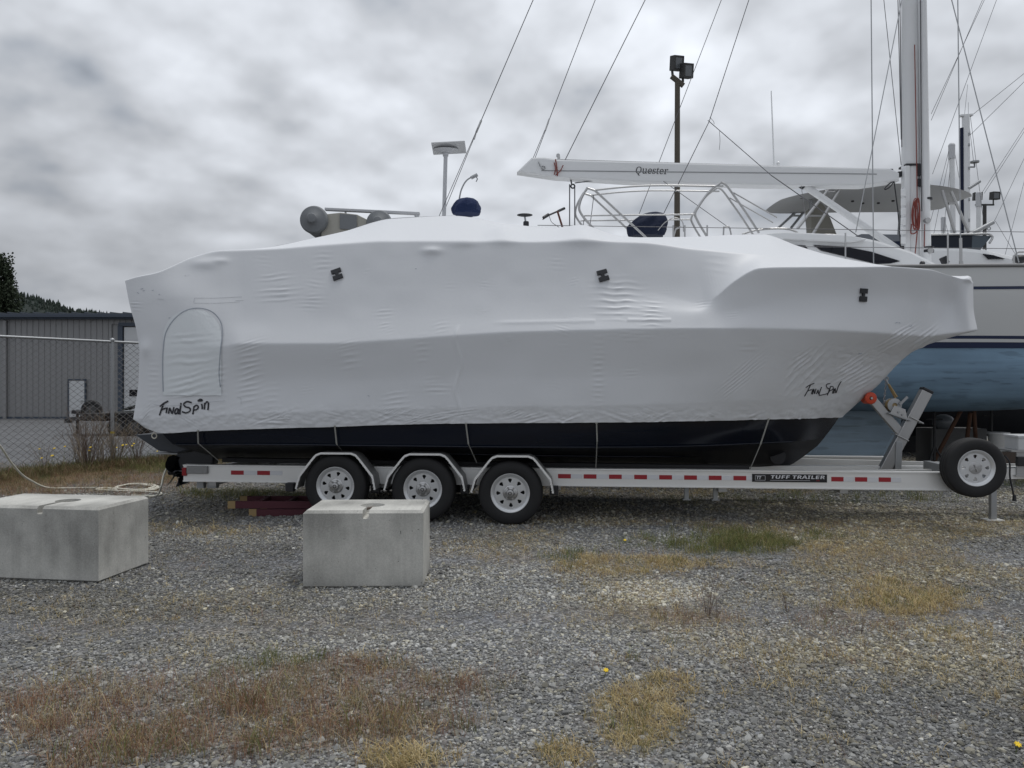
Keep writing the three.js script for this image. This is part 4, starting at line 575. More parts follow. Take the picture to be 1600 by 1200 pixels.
// ---------------------------------------------------------------- sailing yacht behind
const yacht = thing('sailing_yacht', 'white sailing yacht with pale blue bottom and tall mast, behind the wrapped boat', 'sailboat', null, V(0, 0, -14));
{
  const S = (px, py, zo = 0) => at(px, py, 14 - zo).add(V(0, 0, 14));
  const st = [-2.6, -1.5, 1, 4, 7, 9.5, 11.5, 13, 13.7], beamW = [1.35, 1.6, 1.95, 2.12, 2.1, 1.75, 1.2, 0.5, 0.02], sheer = [3.45, 3.42, 3.4, 3.38, 3.4, 3.46, 3.54, 3.62, 3.68], deep = [1.9, 1.75, 1.4, 1.18, 1.12, 1.2, 1.5, 2.0, 2.5];
  const fb = pchip(st, beamW), fs = pchip(st, sheer), fd = pchip(st, deep), N = 70;
  const X = (i) => lerp(-2.6, 13.7, i / N);
  // section: height fraction -> half breadth
  const band = (list, name, m, label) => { const out = []; for (const s of [1, -1]) { const q = []; for (let i = 0; i <= N; i++) for (const f of list) { const x = X(i), [y, b] = f(x); q.push(V(x, y, s * b)); } out.push(gridGeo(q, N + 1, list.length, s < 0)); } return part(name, out, m, yacht, label); };
  const top = (y0, off = 0) => (x) => { const B = fb(x), t = clamp((fs(x) - y0(x)) / 1.3); return [y0(x), B * (1 - 0.06 * t * t) + off]; };
  const c = (v) => () => v, sh = (d) => (x) => fs(x) - d, wl = 2.16;
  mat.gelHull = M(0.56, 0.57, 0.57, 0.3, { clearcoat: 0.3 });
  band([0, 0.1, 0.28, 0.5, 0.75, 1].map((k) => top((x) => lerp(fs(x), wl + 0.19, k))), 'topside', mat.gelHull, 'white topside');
  band([top(sh(0.3), 0.005), top(sh(0.345), 0.005)], 'cove_stripe', mat.navy);
  band([top(c(wl + 0.19)), top(c(wl + 0.14))], 'boot_stripe', mat.navy); band([top(c(wl + 0.14)), top(c(wl + 0.09))], 'boot_stripe', mat.gelHull); band([top(c(wl + 0.09)), top(c(wl))], 'boot_stripe', mat.navy);
  mat.bluePaint.map.repeat.set(0.22, 0.75);
  band([0, 0.14, 0.3, 0.46, 0.62, 0.78, 0.9, 1].map((k) => (x) => { const B = fb(x) * 0.94, y = lerp(wl, Math.min(fd(x), wl), 1 - Math.pow(1 - k, 2.0)); return [y, B * Math.sqrt(Math.max(0, 1 - Math.pow(k, 2.2)))]; }), 'bottom_paint', mat.bluePaint, 'worn blue antifouling below the waterline');
  { const q = []; for (let i = 0; i <= N; i++) for (let k = -3; k <= 3; k++) { const x = X(i); q.push(V(x, fs(x) + 0.05 * (1 - (k / 3) ** 2), fb(x) * k / 3)); } part('deck', gridGeo(q, N + 1, 7, true), mat.gel, yacht); }
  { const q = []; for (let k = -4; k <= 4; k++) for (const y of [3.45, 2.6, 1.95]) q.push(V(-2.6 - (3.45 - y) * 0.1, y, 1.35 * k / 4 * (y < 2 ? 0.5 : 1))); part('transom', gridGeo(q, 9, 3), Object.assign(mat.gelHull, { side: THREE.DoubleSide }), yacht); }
  for (const s of [1, -1]) { const q = []; for (let i = 0; i <= 40; i++) { const x = lerp(-2.5, 13.4, i / 40); q.push(V(x, fs(x) + 0.02, s * (fb(x) + 0.005))); } part('toe_rail', tube(q, 0.028, 6, 80), M(0.2, 0.2, 0.2, 0.5), yacht); }
  // keel and rudder
  { const k = shapeOf([[3.2, 1.5], [7.0, 1.5], [6.9, 0.9], [6.6, 0.3], [6.5, 0.06], [3.7, 0.06], [3.4, 0.6]]); part('keel', extr(k, 0.16, 0.09).translate(0, 0, -0.08), mat.keelBlue, yacht, 'pale blue fin keel resting on the ground'); const rd = shapeOf([[-1.7, 1.9], [-0.9, 1.8], [-1.0, 0.5], [-1.5, 0.5]]); part('rudder', extr(rd, 0.06, 0.03), mat.keelBlue, yacht); }
  // deckhouse
  const prof = (list, zo) => shapeOf(list.map(([x, y]) => { const p = S(x, y, zo); return [p.x, p.y]; }));
  const house = part('deckhouse', extr(prof([[960, 425], [1000, 396], [1140, 376], [1240, 369], [1330, 372], [1372, 380], [1425, 397], [1470, 420], [1470, 432], [960, 432]], 1.2), 2.4, 0.05).translate(0, 0, -1.25), mat.gel, yacht);
  part('coachroof_edge', extr(prof([[1000, 392], [1140, 372], [1225, 364], [1330, 369], [1352, 374], [1330, 377], [1225, 372], [1140, 380], [1000, 400]], 1.3), 2.6, 0.02).translate(0, 0, -1.32), mat.gel, yacht);
  part('window', extr(prof([[1272, 383], [1322, 386], [1362, 394], [1406, 408], [1392, 411], [1370, 412], [1284, 391]], 1.22), 0.02, 0.006).translate(0, 0, 1.2), mat.glassDark, house, 'long wedge of dark tinted window'); part('window', extr(prof([[1200, 383], [1258, 384], [1264, 392], [1200, 392]], 1.22), 0.02, 0.006).translate(0, 0, 1.2), mat.glassDark, house);
  // mast and furling gear
  const mp = S(1423, 400), mast = part('mast', new THREE.CylinderGeometry(0.155, 0.165, 20.5, 28).scale(1, 1, 0.75).translate(mp.x, 3.4 + 10.25, 0), mat.mastWhite, yacht, 'tall white mast');
  const lowT = S(1423, 262).y; part('mast_track', box(0.1, lowT - 3.5, 0.14, mp.x - 0.13, (lowT + 3.5) / 2, 0.08, 0.02), mat.mastWhite, mast); part('mast_collar', [box(0.3, 0.035, 0.28, mp.x - 0.0, lowT + 0.02, 0), box(0.13, 0.2, 0.2, mp.x + 0.12, lowT - 0.08, 0.05, 0.01), box(0.14, 0.14, 0.18, mp.x + 0.13, lowT - 0.3, 0.06, 0.01)], mat.blackPlastic, mast);
  for (let i = 0; i < 6; i++) { const p = S(1413, 300 + i * 15, 0.2); part('mast_panel', box(0.09, 0.13, 0.03, p.x, p.y, 0.17, 0.008), mat.gel, mast); }
  part('winch', [[1448, 345], [1452, 392]].map(([x, y]) => { const p = S(x, y, 0.2); return new THREE.CylinderGeometry(0.05, 0.06, 0.1, 14).rotateX(Math.PI / 2).translate(p.x, p.y, 0.2); }), mat.stainless, mast);
  const fp = S(1448, 300, 0.15); part('furling_tube', [bar(V(fp.x, 3.55, 0.15), V(fp.x - 0.25, 20.5, 0.1), 0.078, 16, 0.06)], mat.mastWhite, yacht); part('sail_tie', new THREE.CylinderGeometry(0.083, 0.083, 0.035, 16).translate(S(1449, 311, 0.15).x, S(1449, 311, 0.15).y, 0.15), mat.blackPlastic, yacht);
  part('furling_drum', [new THREE.CylinderGeometry(0.1, 0.1, 0.05, 16).translate(fp.x + 0.02, S(1, 395).y, 0.15), new THREE.CylinderGeometry(0.1, 0.1, 0.02, 16).translate(fp.x + 0.02, S(1, 389).y, 0.15)], mat.blackPlastic, yacht);
  // boom with its name
  const boom = part('boom', extr(prof([[812, 266], [832, 248], [850, 247.5], [872, 251], [1392, 265], [1404, 271], [1404, 279], [1352, 286.5], [1200, 286], [1000, 281], [868, 273]], 0.15), 0.22, 0.035).translate(0, 0, -0.13), mat.mastWhite, yacht, 'white boom lettered Quester');
  part('boom_track', [beam(S(848, 249.3, 0.0), S(1395, 265, 0.0), 0.03, 0.02)], mat.blackPlastic, boom); part('boom_groove', [beam(S(846, 266.5, 0.13), S(1370, 272, 0.13), 0.006, 0.012)], M(0.22, 0.23, 0.24, 0.6), boom);
  { const t = new TextGeometry('Quester', { font: fontSerif, size: 0.155, depth: 0.004, curveSegments: 5 }); t.computeBoundingBox(); const w = t.boundingBox.max.x, a = S(992, 270.5, 0.135), s = (S(1043, 270, 0.135).x - a.x) / w; t.scale(s, s * 1.05, 1).applyMatrix4(new THREE.Matrix4().set(1, 0.16, 0, 0, 0, 1, 0, 0, 0, 0, 1, 0, 0, 0, 0, 1)).rotateZ(-0.03).translate(a.x, a.y, 0.127); part('lettering', t, M(0.02, 0.02, 0.025, 0.5), boom, 'dark serif lettering reading Quester'); }
  part('gooseneck', [beam(S(1402, 273), S(1412, 272), 0.1, 0.09), box(0.16, 0.24, 0.2, mp.x - 0.14, S(1, 396).y, 0.02, 0.02)], mat.blackPlastic, boom);
  part('lashing', [tube([S(868, 249, 0.16), S(870, 262, 0.16), S(871, 275, 0.15)], 0.012, 6), tube([S(880, 258, 0.16), S(876, 266, 0.16), S(868, 274, 0.16)], 0.009, 6), tube([S(866, 254, 0.16), S(868, 264, 0.16), S(866, 273, 0.16)], 0.01, 6)], mat.redRope, boom, 'faded red rope lashing');
  part('reef_line', [tube([S(841, 253, 0.15), S(846, 262, 0.15), S(850, 264, 0.15)], 0.01, 5), new THREE.TorusGeometry(0.03, 0.009, 6, 12).translate(...S(849, 262, 0.14).toArray())], mat.galv, boom);
  part('sheave', [new THREE.CylinderGeometry(0.035, 0.035, 0.03, 12).rotateX(Math.PI / 2).translate(...S(872, 243, 0).toArray()), box(0.05, 0.07, 0.04, S(873, 247).x, S(873, 248).y, 0), beam(S(865, 251.5), S(888, 252), 0.05, 0.02)], mat.stainless, boom);
  part('boom_vang', [bar(S(1258, 291), S(1402, 389), 0.062, 14), bar(S(1245, 284), S(1260, 292), 0.045, 10)], mat.mastWhite, yacht); part('vang_collar', bar(S(1249, 286), S(1257, 291), 0.072, 14), mat.blackPlastic, yacht);
  // mainsheet tackle
  part('mainsheet', [...poly([S(890, 288), S(890, 372)], 0.011, 5), ...poly([S(898, 290), S(898, 372)], 0.011, 5), ...poly([S(898, 286), S(930, 282), S(958, 278)], 0.01, 5)], mat.wire, yacht); part('mainsheet_block', [new THREE.TorusGeometry(0.035, 0.014, 8, 16).translate(...S(895, 291).toArray()), bar(S(891, 275), S(893, 287), 0.014, 6)], mat.blackPlastic, yacht);
  // rope coils at the mast
  { const q = [], n = 90; for (let i = 0; i <= n; i++) { const a = i / n * 6.283 * 7, u = i / n; q.push(S(1432 + (2.5 + 3 * vnoise(i * 0.3, 4)) * Math.sin(a) + 2.5 * Math.sin(u * 11), 337 + (19 + 7 * vnoise(i * 0.11, 1)) * Math.cos(a) - 2, 0.26 + 0.03 * Math.sin(i))); } part('rope_coil', tube(q, 0.0085, 5, 360), mat.redRope, mast, 'red halyard coiled at the mast'); part('halyard', [...poly([S(1429, 70, 0.2), S(1432, 240, 0.2), S(1433, 312, 0.2)], 0.009, 5), tube([S(1424, 350, 0.24), S(1424, 365, 0.24), S(1430, 364, 0.24), S(1436, 352, 0.24)], 0.011, 5), ...poly([S(1434, 352, 0.22), S(1431, 385, 0.22), S(1429, 404, 0.22)], 0.01, 5), ...poly([S(1445, 350, 0.2), S(1444, 385, 0.2)], 0.01, 5)], mat.redRope, mast); part('halyard', [...poly([S(1438, 0, 0.2), S(1440, 330, 0.2)], 0.01, 5), ...poly([S(1406, 0, 0.1), S(1409, 230, 0.1)], 0.009, 5)], mat.wire, mast); }
  part('topping_line', [tube([S(1396, 283, 0.1), S(1386, 290, 0.1), S(1382, 296, 0.1), S(1388, 294, 0.1), S(1397, 284, 0.1)], 0.011, 5), ...poly([S(1397, 284, 0.1), S(1403, 330, 0.1), S(1408, 395, 0.1)], 0.011, 5)], mat.blackPlastic, yacht);
  // standing and running rigging
  const wire = (a, b, r = 0.006, za = 0, zb = 0, ext = 1, n = 'rigging_wire', m = n === 'shroud' ? mat.galv : mat.wire) => { const p = S(a[0], a[1], za), q = S(b[0], b[1], zb), e = q.clone().addScaledVector(p.clone().sub(q), ext); part(n, bar(q, e, r, 5), m, yacht); };
  // from below the frame edge up to the masthead
  wire([833, 0], [752, 188], 0.008, 0, 0, 4.6, 'backstay'); wire([752, 188], [692, 335], 0.006, 0, -0.1, 1, 'backstay'); wire([750, 192], [686, 338], 0.006, 0, 0.3, 1, 'backstay');
  part('rigging_turnbuckle', [bar(S(752, 188), S(744, 207), 0.02, 8), bar(S(745, 204), S(741, 218), 0.012, 6)], mat.stainless, yacht);
  wire([930, 0], [857, 190], 0.007, 0, 0, 3.9, 'topping_lift'); wire([857, 190], [833, 247], 0.006); wire([857, 192], [836, 247], 0.006); part('rigging_turnbuckle', bar(S(858, 186), S(852, 204), 0.015, 7), mat.stainless, yacht);
  wire([1008, 0], [880, 256], 0.008, 0, 0.1, 3.3, 'halyard_stay'); wire([1127, 0], [998, 336], 0.006, 0, 0, 2.8, 'running_backstay'); wire([1170, 0], [1108, 190], 0.007, 0.4, 0.4, 3.6, 'running_backstay'); wire([1108, 190], [1020, 368], 0.007, 0.4, 0.4); wire([1106, 188], [1205, 274], 0.007, 0.4, 0.3); wire([1205, 274], [1408, 416], 0.009, 0.3, 0.9, 1, 'guy_line'); wire([1032, 280], [1142, 358], 0.006, 0.1, 0.5); wire([1252, 290], [1262, 372], 0.005, 0.3, 1);
  part('loose_line', tube([S(1109, 183, 0.4), S(1115, 190, 0.42), S(1116, 194, 0.42)], 0.004, 4), mat.wire, yacht); part('loose_line', tube([S(1124, 205, 0.4), S(1125, 220, 0.42), S(1124, 234, 0.42)], 0.004, 4), mat.wire, yacht);
  wire([1361, 0], [1365, 420], 0.009, 1.9, 2.02, 2.4, 'shroud'); wire([1381, 0], [1408, 258], 0.006, 0, 0.1, 2); wire([1407, 10], [1337, 363], 0.008, 1.2, 1.9, 1.5, 'shroud'); wire([1403, 0], [1408, 218], 0.008); wire([1496.5, 0], [1501, 398], 0.009, 1.6, 1.98, 2.4, 'shroud'); wire([1487, 0], [1592, 410], 0.009, 1, 1.9, 1.6, 'shroud');
  part('turnbuckle', [bar(S(1501, 372, 1.98), S(1501.5, 408, 1.98), 0.022, 8), bar(S(1501.5, 408, 1.98), S(1502, 416, 1.98), 0.03, 8)], mat.stainless, yacht);
  // lifelines and stanchions on the near rail
  const rz = (px) => 1.98; for (const [y0, y1] of [[352, 363], [382, 389]]) part('lifeline', bar(S(840, y0, 1.9), S(1640, y1, 1.9), 0.0055, 5), mat.wire, yacht);
  for (const px of [900, 1052, 1070, 1105, 1321, 1481]) part('stanchion', bar(S(px, px > 1300 ? 364 : 352, 1.92), S(px, 421, 1.95), 0.013, 8), mat.stainless, yacht);
  part('bow_pulpit', poly([S(1584, 425, 1.8), S(1584, 400, 1.8), S(1590, 394, 1.8), S(1650, 393, 1.5)], 0.016, 8), mat.stainless, yacht); part('deck_light', new THREE.SphereGeometry(0.09, 14, 10).scale(1.3, 0.8, 1).translate(...S(1594, 405, 1.6).toArray()), mat.blackPlastic, yacht);
  part('deck_winch', [bar(S(1473, 402, 1.5), S(1478, 412, 1.5), 0.06, 12), bar(S(1439, 413, 1.8), S(1443, 413, 1.8), 0.05, 12)], mat.blackPlastic, yacht); part('fairlead', box(0.03, 0.05, 0.03, S(1570, 426, 2.05).x, S(1570, 426, 2.05).y, 2.0), mat.stainless, yacht);
  // stern arch of bent tube
  for (const [z, dx, dy] of [[1.1, 0, 0], [-1.1, -6, 8]]) { const q = (x, y) => S(x + dx, y + dy, z); part('arch_tube', [tube([q(918, 293), q(908, 311), q(905, 326), q(910, 337), q(932, 362)], 0.02, 8, 40), ...poly([q(918, 294), q(930, 298), q(1004, 366), q(1022, 384)], 0.02, 8)], mat.stainless, yacht); part('arch_tube', [tube([q(1127, 285), q(1110, 298), q(1092, 322), q(1086, 334), q(1090, 345), q(1106, 372)], 0.02, 8, 40), tube([q(1127, 285), q(1133, 288), q(1152, 313), q(1168, 336), q(1186, 364)], 0.02, 8, 40)], mat.stainless, yacht);
    part('arch_rail', [tube([q(930, 297), q(980, 292), q(1020, 290), q(1130, 291)], 0.016, 8, 30), bar(q(913, 337), q(1086, 335), 0.014, 8), bar(q(1146, 301), q(1214, 340), 0.013, 8)], mat.stainless, yacht); }
  wire([928, 304], [921, 360], 0.006, 1.1, 1.1); wire([913, 337], [911, 356], 0.006, 1.1, 1.1);
  // covered gear on the aft deck
  const cover = (px, py, w, h, m, name, label, lean) => { const g = new THREE.IcosahedronGeometry(1, 5), p = g.attributes.position, c = S(px, py, 0.4), k = 13.6 / F; for (let i = 0; i < p.count; i++) { let x = p.getX(i), y = p.getY(i), z = p.getZ(i); const b = Math.pow(Math.max(Math.abs(x), Math.abs(z), 0.6), -0.35) * (1 + 0.2 * (fbm(x * 2.2 + px, y * 2.2 + z * 1.7, 3) - 0.5) + 0.07 * Math.sin(Math.atan2(z, x) * 7 + y * 3)); x *= b * (1 - 0.18 * Math.max(0, y)); z *= b; y = Math.max(y, -0.55); x += lean * Math.max(0, y); p.setXYZ(i, c.x + x * w / 2 * k, c.y + y * h * 0.62 * k, c.z + z * 0.24); } g.computeVertexNormals(); return part(name, g, m, yacht, label); };
  cover(1010, 356, 60, 40, mat.canvasNavy, 'winch_cover', 'navy canvas cover on the aft deck', 0.45);
  cover(729, 326, 44, 27, M(0.008, 0.02, 0.07, 0.9), 'outboard_cover', 'blue canvas cover over an outboard motor', 0.05); part('outboard_bracket', bar(S(728, 338, 0.2), S(728, 400, 0.2), 0.05, 8), mat.dark, yacht);
  part('stern_lamp_post', [tube([S(717, 314, 0.1), S(721, 296, 0.1), S(729, 282, 0.1), S(740, 275, 0.1)], 0.014, 7, 24), bar(S(736, 278, 0.1), S(746, 273, 0.1), 0.032, 8), ...poly([S(744, 275, 0.1), S(746, 280, 0.1), S(744, 284, 0.1)], 0.01, 5)], mat.galv, yacht);
  part('railing_post', poly([S(1052, 372, 0.9), S(1056, 358, 0.9), S(1064, 354, 0.9)], 0.014, 6), mat.stainless, yacht); part('railing_hoop', tube([S(1028, 360, 0.9), S(1040, 347, 0.9), S(1055, 340, 0.9), S(1066, 346, 0.9), S(1068, 362, 0.9)], 0.008, 6, 24), mat.stainless, yacht); part('railing_post', [bar(S(1130, 372, 0.6), S(1131, 354, 0.6), 0.014, 6), tube([S(1131, 355, 0.6), S(1138, 354, 0.6), S(1141, 360, 0.6), S(1143, 372, 0.6)], 0.013, 6)], mat.stainless, yacht);
  // flat dish antenna on its pole
  const pole = part('antenna_pole', bar(S(692, 400, 0.1), S(696.5, 238, 0.1), 0.036, 14), mat.gelGrey, yacht);
  { const c0 = S(701.5, 231, 0.1), q = new THREE.Group(); const g = merged([new RoundedBoxGeometry(0.6, 0.03, 0.36, 3, 0.012)]); g.rotateX(-0.3).rotateZ(0.05).translate(c0.x, c0.y, c0.z); part('dish_panel', g, M(0.5, 0.51, 0.52, 0.4), pole, 'flat white dish panel'); part('dish_mount', [new THREE.CylinderGeometry(0.2, 0.1, 0.06, 20).scale(1.1, 1, 0.7).translate(c0.x - 0.06, c0.y - 0.06, c0.z), new THREE.CylinderGeometry(0.05, 0.05, 0.1, 12).translate(c0.x - 0.06, c0.y - 0.1, c0.z)], mat.gelGrey, pole); }
  // davit beam for the dinghy
  part('davit_arm', [beam(S(508, 327, -0.2), S(656, 334, -0.2), 0.1, 0.05, 0.01), bar(S(650, 334, -0.2), S(672, 400, -0.2), 0.04, 8), bar(S(540, 329, -0.2), S(540, 336, -0.2), 0.02, 6)], mat.gelGrey, yacht);
  for (let i = 0; i < 4; i++) { const x = [0.5, 3, 8.6, 10.6][i]; }
}
// inflatable dinghy hung across the yacht's stern
{
  const o = thing('inflatable_dinghy', 'grey inflatable dinghy hanging from the davit above the wrapped stern', 'dinghy', null, V(0, 0, -14)), S = (px, py, zo = 0) => at(px, py, 14 - zo).add(V(0, 0, 14));
  const tubeEnd = (px, py, r) => { const c = S(px, py, 0.3); return part('buoyancy_tube', new THREE.LatheGeometry([[0, 0.17], [0.07, 0.165], [0.085, 0.15], [0.09, 0.07], [r * 0.9, 0.045], [r * 0.97, 0.03], [r, 0.0], [r * 1.04, -0.02], [r * 1.04, -0.05], [r, -0.06], [r, -2.4], [r * 0.5, -2.7], [0, -2.75]].map(([x, y]) => new THREE.Vector2(x, y)), 30).rotateX(Math.PI / 2).rotateZ(0).translate(c.x, c.y, 0.3), mat.hypalon, o); };
  tubeEnd(490, 343, 0.24); tubeEnd(592, 348, 0.22);
  const P = (l) => shapeOf(l.map(([x, y]) => { const q = S(x, y, 0.3); return [q.x, q.y]; }));
  const tr = part('transom', extr(P([[503, 334], [530, 331], [556, 334], [576, 344], [590, 372], [500, 372]]), 0.05, 0.008).translate(0, 0, 0.15), M(0.36, 0.35, 0.31, 0.6), o); part('motor_pad', extr(P([[530, 333], [556, 335], [556, 358], [530, 356]]), 0.02, 0.004).translate(0, 0, 0.22), mat.hypalon, tr);
  part('hull', extr(P([[474, 352], [500, 372], [600, 372], [592, 352]]), 2.3, 0.02).translate(0, 0, -2.3), M(0.12, 0.12, 0.12, 0.6), o);
}
// folding bicycle on the yacht's deck
{
  const D = 13.6, S = (px, py, zo = 0) => at(px, py, D - zo).add(V(0, 0, D)), o = thing('bicycle', 'folding bicycle on the yacht deck, saddle and handlebar above the wrap', 'bicycle', null, V(0, 0, -D)), m = mat.blackPlastic;
  const sd = S(820, 336); part('saddle', new THREE.SphereGeometry(1, 18, 10).scale(0.14, 0.03, 0.07).translate(sd.x, sd.y, 0), m, o);
  const bb = S(830, 410), fw = S(884, 415), rw = S(803, 415); part('seat_post', [bar(S(820, 339), S(826, 372), 0.016, 8), bar(S(826, 372), bb, 0.02, 8)], mat.galv, o); part('saddle_bag', box(0.1, 0.1, 0.07, S(822, 349).x, S(822, 350).y, 0.0, 0.025), m, o);
  part('handlebar', [bar(S(851, 339, 0.28), S(881, 326, -0.28), 0.016, 8)], m, o); part('handlebar_grip', [bar(S(849, 340, 0.3), S(857, 335, 0.2), 0.024, 8)], m, o); part('handlebar_grip', bar(S(872, 330, -0.2), S(882, 325.5, -0.3), 0.024, 8), m, o); part('brake_lever', [bar(S(848, 343, 0.3), S(858, 337, 0.2), 0.009, 5)], m, o);
  part('steerer', [bar(S(871, 330), S(881, 362), 0.018, 8), bar(S(881, 362), fw, 0.02, 8)], M(0.1, 0.03, 0.02, 0.5), o); part('brake_cable', tube([S(858, 337, 0.1), S(862, 347, 0.15), S(872, 354, 0.12), S(880, 360, 0)], 0.005, 5, 20), m, o); part('frame', [bar(bb, S(881, 375), 0.025, 8), bar(bb, rw, 0.014, 8)], M(0.1, 0.03, 0.02, 0.5), o);
  for (const w of [fw, rw]) part('wheel', new THREE.TorusGeometry(0.22, 0.02, 8, 28).translate(w.x, w.y, 0), m, o);
}

// ---------------------------------------------------------------- motor yacht with a hardtop
const cruiser = thing('motor_yacht', 'white motor yacht with a curved hardtop, behind the sailing yacht', 'motor yacht', null, V(0, -0.05, -18.5));
{
  const S = (px, py, zo = 0) => at(px, py, 18.5 - zo).add(V(0, 0.05, 18.5));
  const N = 40, X = (i) => lerp(0.5, 15.5, i / N), B = (x) => 1.9 * Math.sqrt(clamp((15.6 - x) / 8)) * (x < 7.6 ? 1 : 1), ring = (f) => { const out = []; for (const s of [1, -1]) { const q = []; for (let i = 0; i <= N; i++) for (const h of f) { const [y, k] = h; const x = X(i); q.push(V(x, y, s * B(x) * k)); } out.push(gridGeo(q, N + 1, f.length, s < 0)); } return out; };
  part('topside', ring([[3.5, 1], [2.7, 0.97], [1.9, 0.92]]), Object.assign(M(0.6, 0.6, 0.6, 0.3), { side: THREE.DoubleSide }), cruiser); part('hull_bottom', ring([[1.9, 0.92], [1.2, 0.85], [0.55, 0.45], [0.4, 0]]), M(0.01, 0.012, 0.018, 0.6, { side: THREE.DoubleSide }), cruiser, 'black hull bottom');
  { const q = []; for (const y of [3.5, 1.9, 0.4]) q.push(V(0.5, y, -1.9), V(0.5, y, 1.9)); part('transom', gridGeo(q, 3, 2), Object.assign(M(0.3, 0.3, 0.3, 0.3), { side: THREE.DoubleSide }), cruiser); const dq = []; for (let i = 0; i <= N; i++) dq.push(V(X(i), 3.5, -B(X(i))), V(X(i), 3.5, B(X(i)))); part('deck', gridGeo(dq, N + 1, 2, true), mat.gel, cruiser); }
  const prof = (l, zo) => shapeOf(l.map(([x, y]) => { const p = S(x, y, zo); return [p.x, p.y]; }));
  const cabin = part('cabin', extr(prof([[1000, 470], [1080, 400], [1330, 392], [1500, 392], [1540, 396], [1600, 410], [1700, 440], [1720, 470]], 1.4), 2.6, 0.1).translate(0, 0, -1.3), mat.gel, cruiser);
  part('window', extr(prof([[1538, 397], [1552, 399], [1570, 404], [1546, 404]], 1.45), 0.03, 0.01).translate(0, 0, 1.41), mat.glassDark, cabin);
  const fly = part('flybridge', extr(prof([[1150, 396], [1170, 380], [1330, 378], [1340, 392], [1540, 392], [1540, 400], [1150, 402]], 1.3), 2.4, 0.05).translate(0, 0, -1.2), mat.gel, cruiser);
  part('windscreen', extr(prof([[1326, 392], [1332, 371], [1346, 366], [1412, 367], [1412, 391]], 1.35), 0.03, 0.006).translate(0, 0, 1.32), M(0.12, 0.13, 0.15, 0.3), fly, 'grey screen panel of the flybridge'); part('windscreen', extr(prof([[1412, 391], [1412, 377], [1340, 381], [1350, 391]], 1.35), 0.02, 0.004).translate(0, 0, 1.36), mat.canvasNavy, fly);
  part('windscreen', extr(prof([[1452, 391], [1452, 368], [1519, 368], [1518, 392]], 1.35), 0.03, 0.006).translate(0, 0, 1.32), M(0.008, 0.012, 0.022, 0.3, { specularIntensity: 0.5 }), fly, 'navy side screen of the flybridge'); part('windscreen', extr(prof([[1518, 392], [1519, 368], [1549, 369], [1530, 392]], 1.35), 0.03, 0.006).translate(0, 0, 1.32), M(0.05, 0.07, 0.09, 0.1), fly, 'raked front glass of the flybridge');
  part('rail', tube([S(1452, 367, 1.4), S(1520, 366, 1.4), S(1545, 366, 1.4), S(1551, 370, 1.4), S(1546, 380, 1.4)], 0.025, 8, 30), mat.stainless, fly); part('rail', [tube([S(1160, 366, 1.5), S(1180, 360, 1.5), S(1230, 358, 1.5), S(1246, 364, 1.5), S(1250, 372, 1.5)], 0.022, 6, 30), bar(S(1200, 378, 1.5), S(1312, 371, 1.5), 0.02, 6), tube([S(1258, 368, 1.5), S(1300, 367, 1.5), S(1312, 369, 1.5), S(1316, 376, 1.5)], 0.022, 6, 30)], mat.stainless, fly);
  // hardtop: a curved slab, pointed at both ends, seen from underneath
  { const q = [], q2 = [], nu = 48, nv = 12, x0 = S(1208, 318, 0).x, x1 = S(1494, 296, 0).x; for (let i = 0; i <= nu; i++) for (let j = 0; j <= nv; j++) { const u = i / nu, v = j / nv * 2 - 1, w = 1.45 * Math.pow(Math.sin(Math.PI * clamp(u * 0.96 + 0.02)), 0.3), x = lerp(x0, x1, u) , y = 6.0 + 0.12 * Math.sin(Math.PI * u) - 0.02 * v * v + (1 - u) * -0.06; q.push(V(x, y, v * w)); q2.push(V(x, y + 0.09 * Math.pow(Math.max(0, 1 - v * v), 0.3) * Math.sin(Math.PI * clamp(u, 0.02, 0.98)), v * w)); } part('hardtop', gridGeo(q2, nu + 1, nv + 1, true), Object.assign(M(0.62, 0.63, 0.64, 0.4), { side: THREE.DoubleSide }), cruiser, 'curved white hardtop'); part('shaded_underside', gridGeo(q, nu + 1, nv + 1), M(0.34, 0.34, 0.34, 0.7, { side: THREE.DoubleSide }), cruiser, 'underside of the hardtop, its shade painted in as darker grey');  // underside panel coloured darker than the top: shade painted into the colour
    for (const [a, b] of [[1242, 316], [1273, 316], [1330, 306], [1352, 306], [1392, 307], [1376, 317]]) { const p = S(a, b, 0); p.y = 5.94; part('downlight', new THREE.CylinderGeometry(0.035, 0.035, 0.03, 12).translate(p.x, 5.95 + 0.05, p.z + rr(-0.3, 0.5)), mat.dark, cruiser); } }
  for (const [a, b, zo] of [[[1299, 290], [1246, 357], 1.2], [[1314, 292], [1270, 366], 1.2], [[1246, 329], [1216, 356], -1.2], [[1257, 330], [1236, 356], -1.2], [[1472, 297], [1492, 364], 1.2], [[1486, 299], [1514, 364], 1.2], [[1407, 330], [1404, 366], -1.2]]) part('hardtop_strut', bar(S(a[0], a[1], zo), S(b[0], b[1], zo), 0.034, 8), zo < 0 ? mat.galv : mat.stainless, cruiser);
  for (const [a, b, zo] of [[[1289, 299], [1304, 299], 1.2], [[1238, 337], [1250, 337], -1.2], [[1262, 337], [1285, 337], 0.5], [[1482, 318], [1492, 318], 1.2]]) part('strut_brace', bar(S(a[0], a[1], zo), S(b[0], b[1], zo), 0.025, 8), mat.stainless, cruiser);
  part('radar_arch', extr(prof([[1264, 330], [1276, 320], [1283, 326], [1292, 345], [1302, 370], [1266, 370]], 0), 0.3, 0.03).translate(0, 0, -0.15), M(0.22, 0.21, 0.18, 0.6), cruiser, 'grey-brown arch support'); part('arch_post', bar(S(1267, 309, 0.2), S(1268, 332, 0.2), 0.05, 8), mat.galv, cruiser);
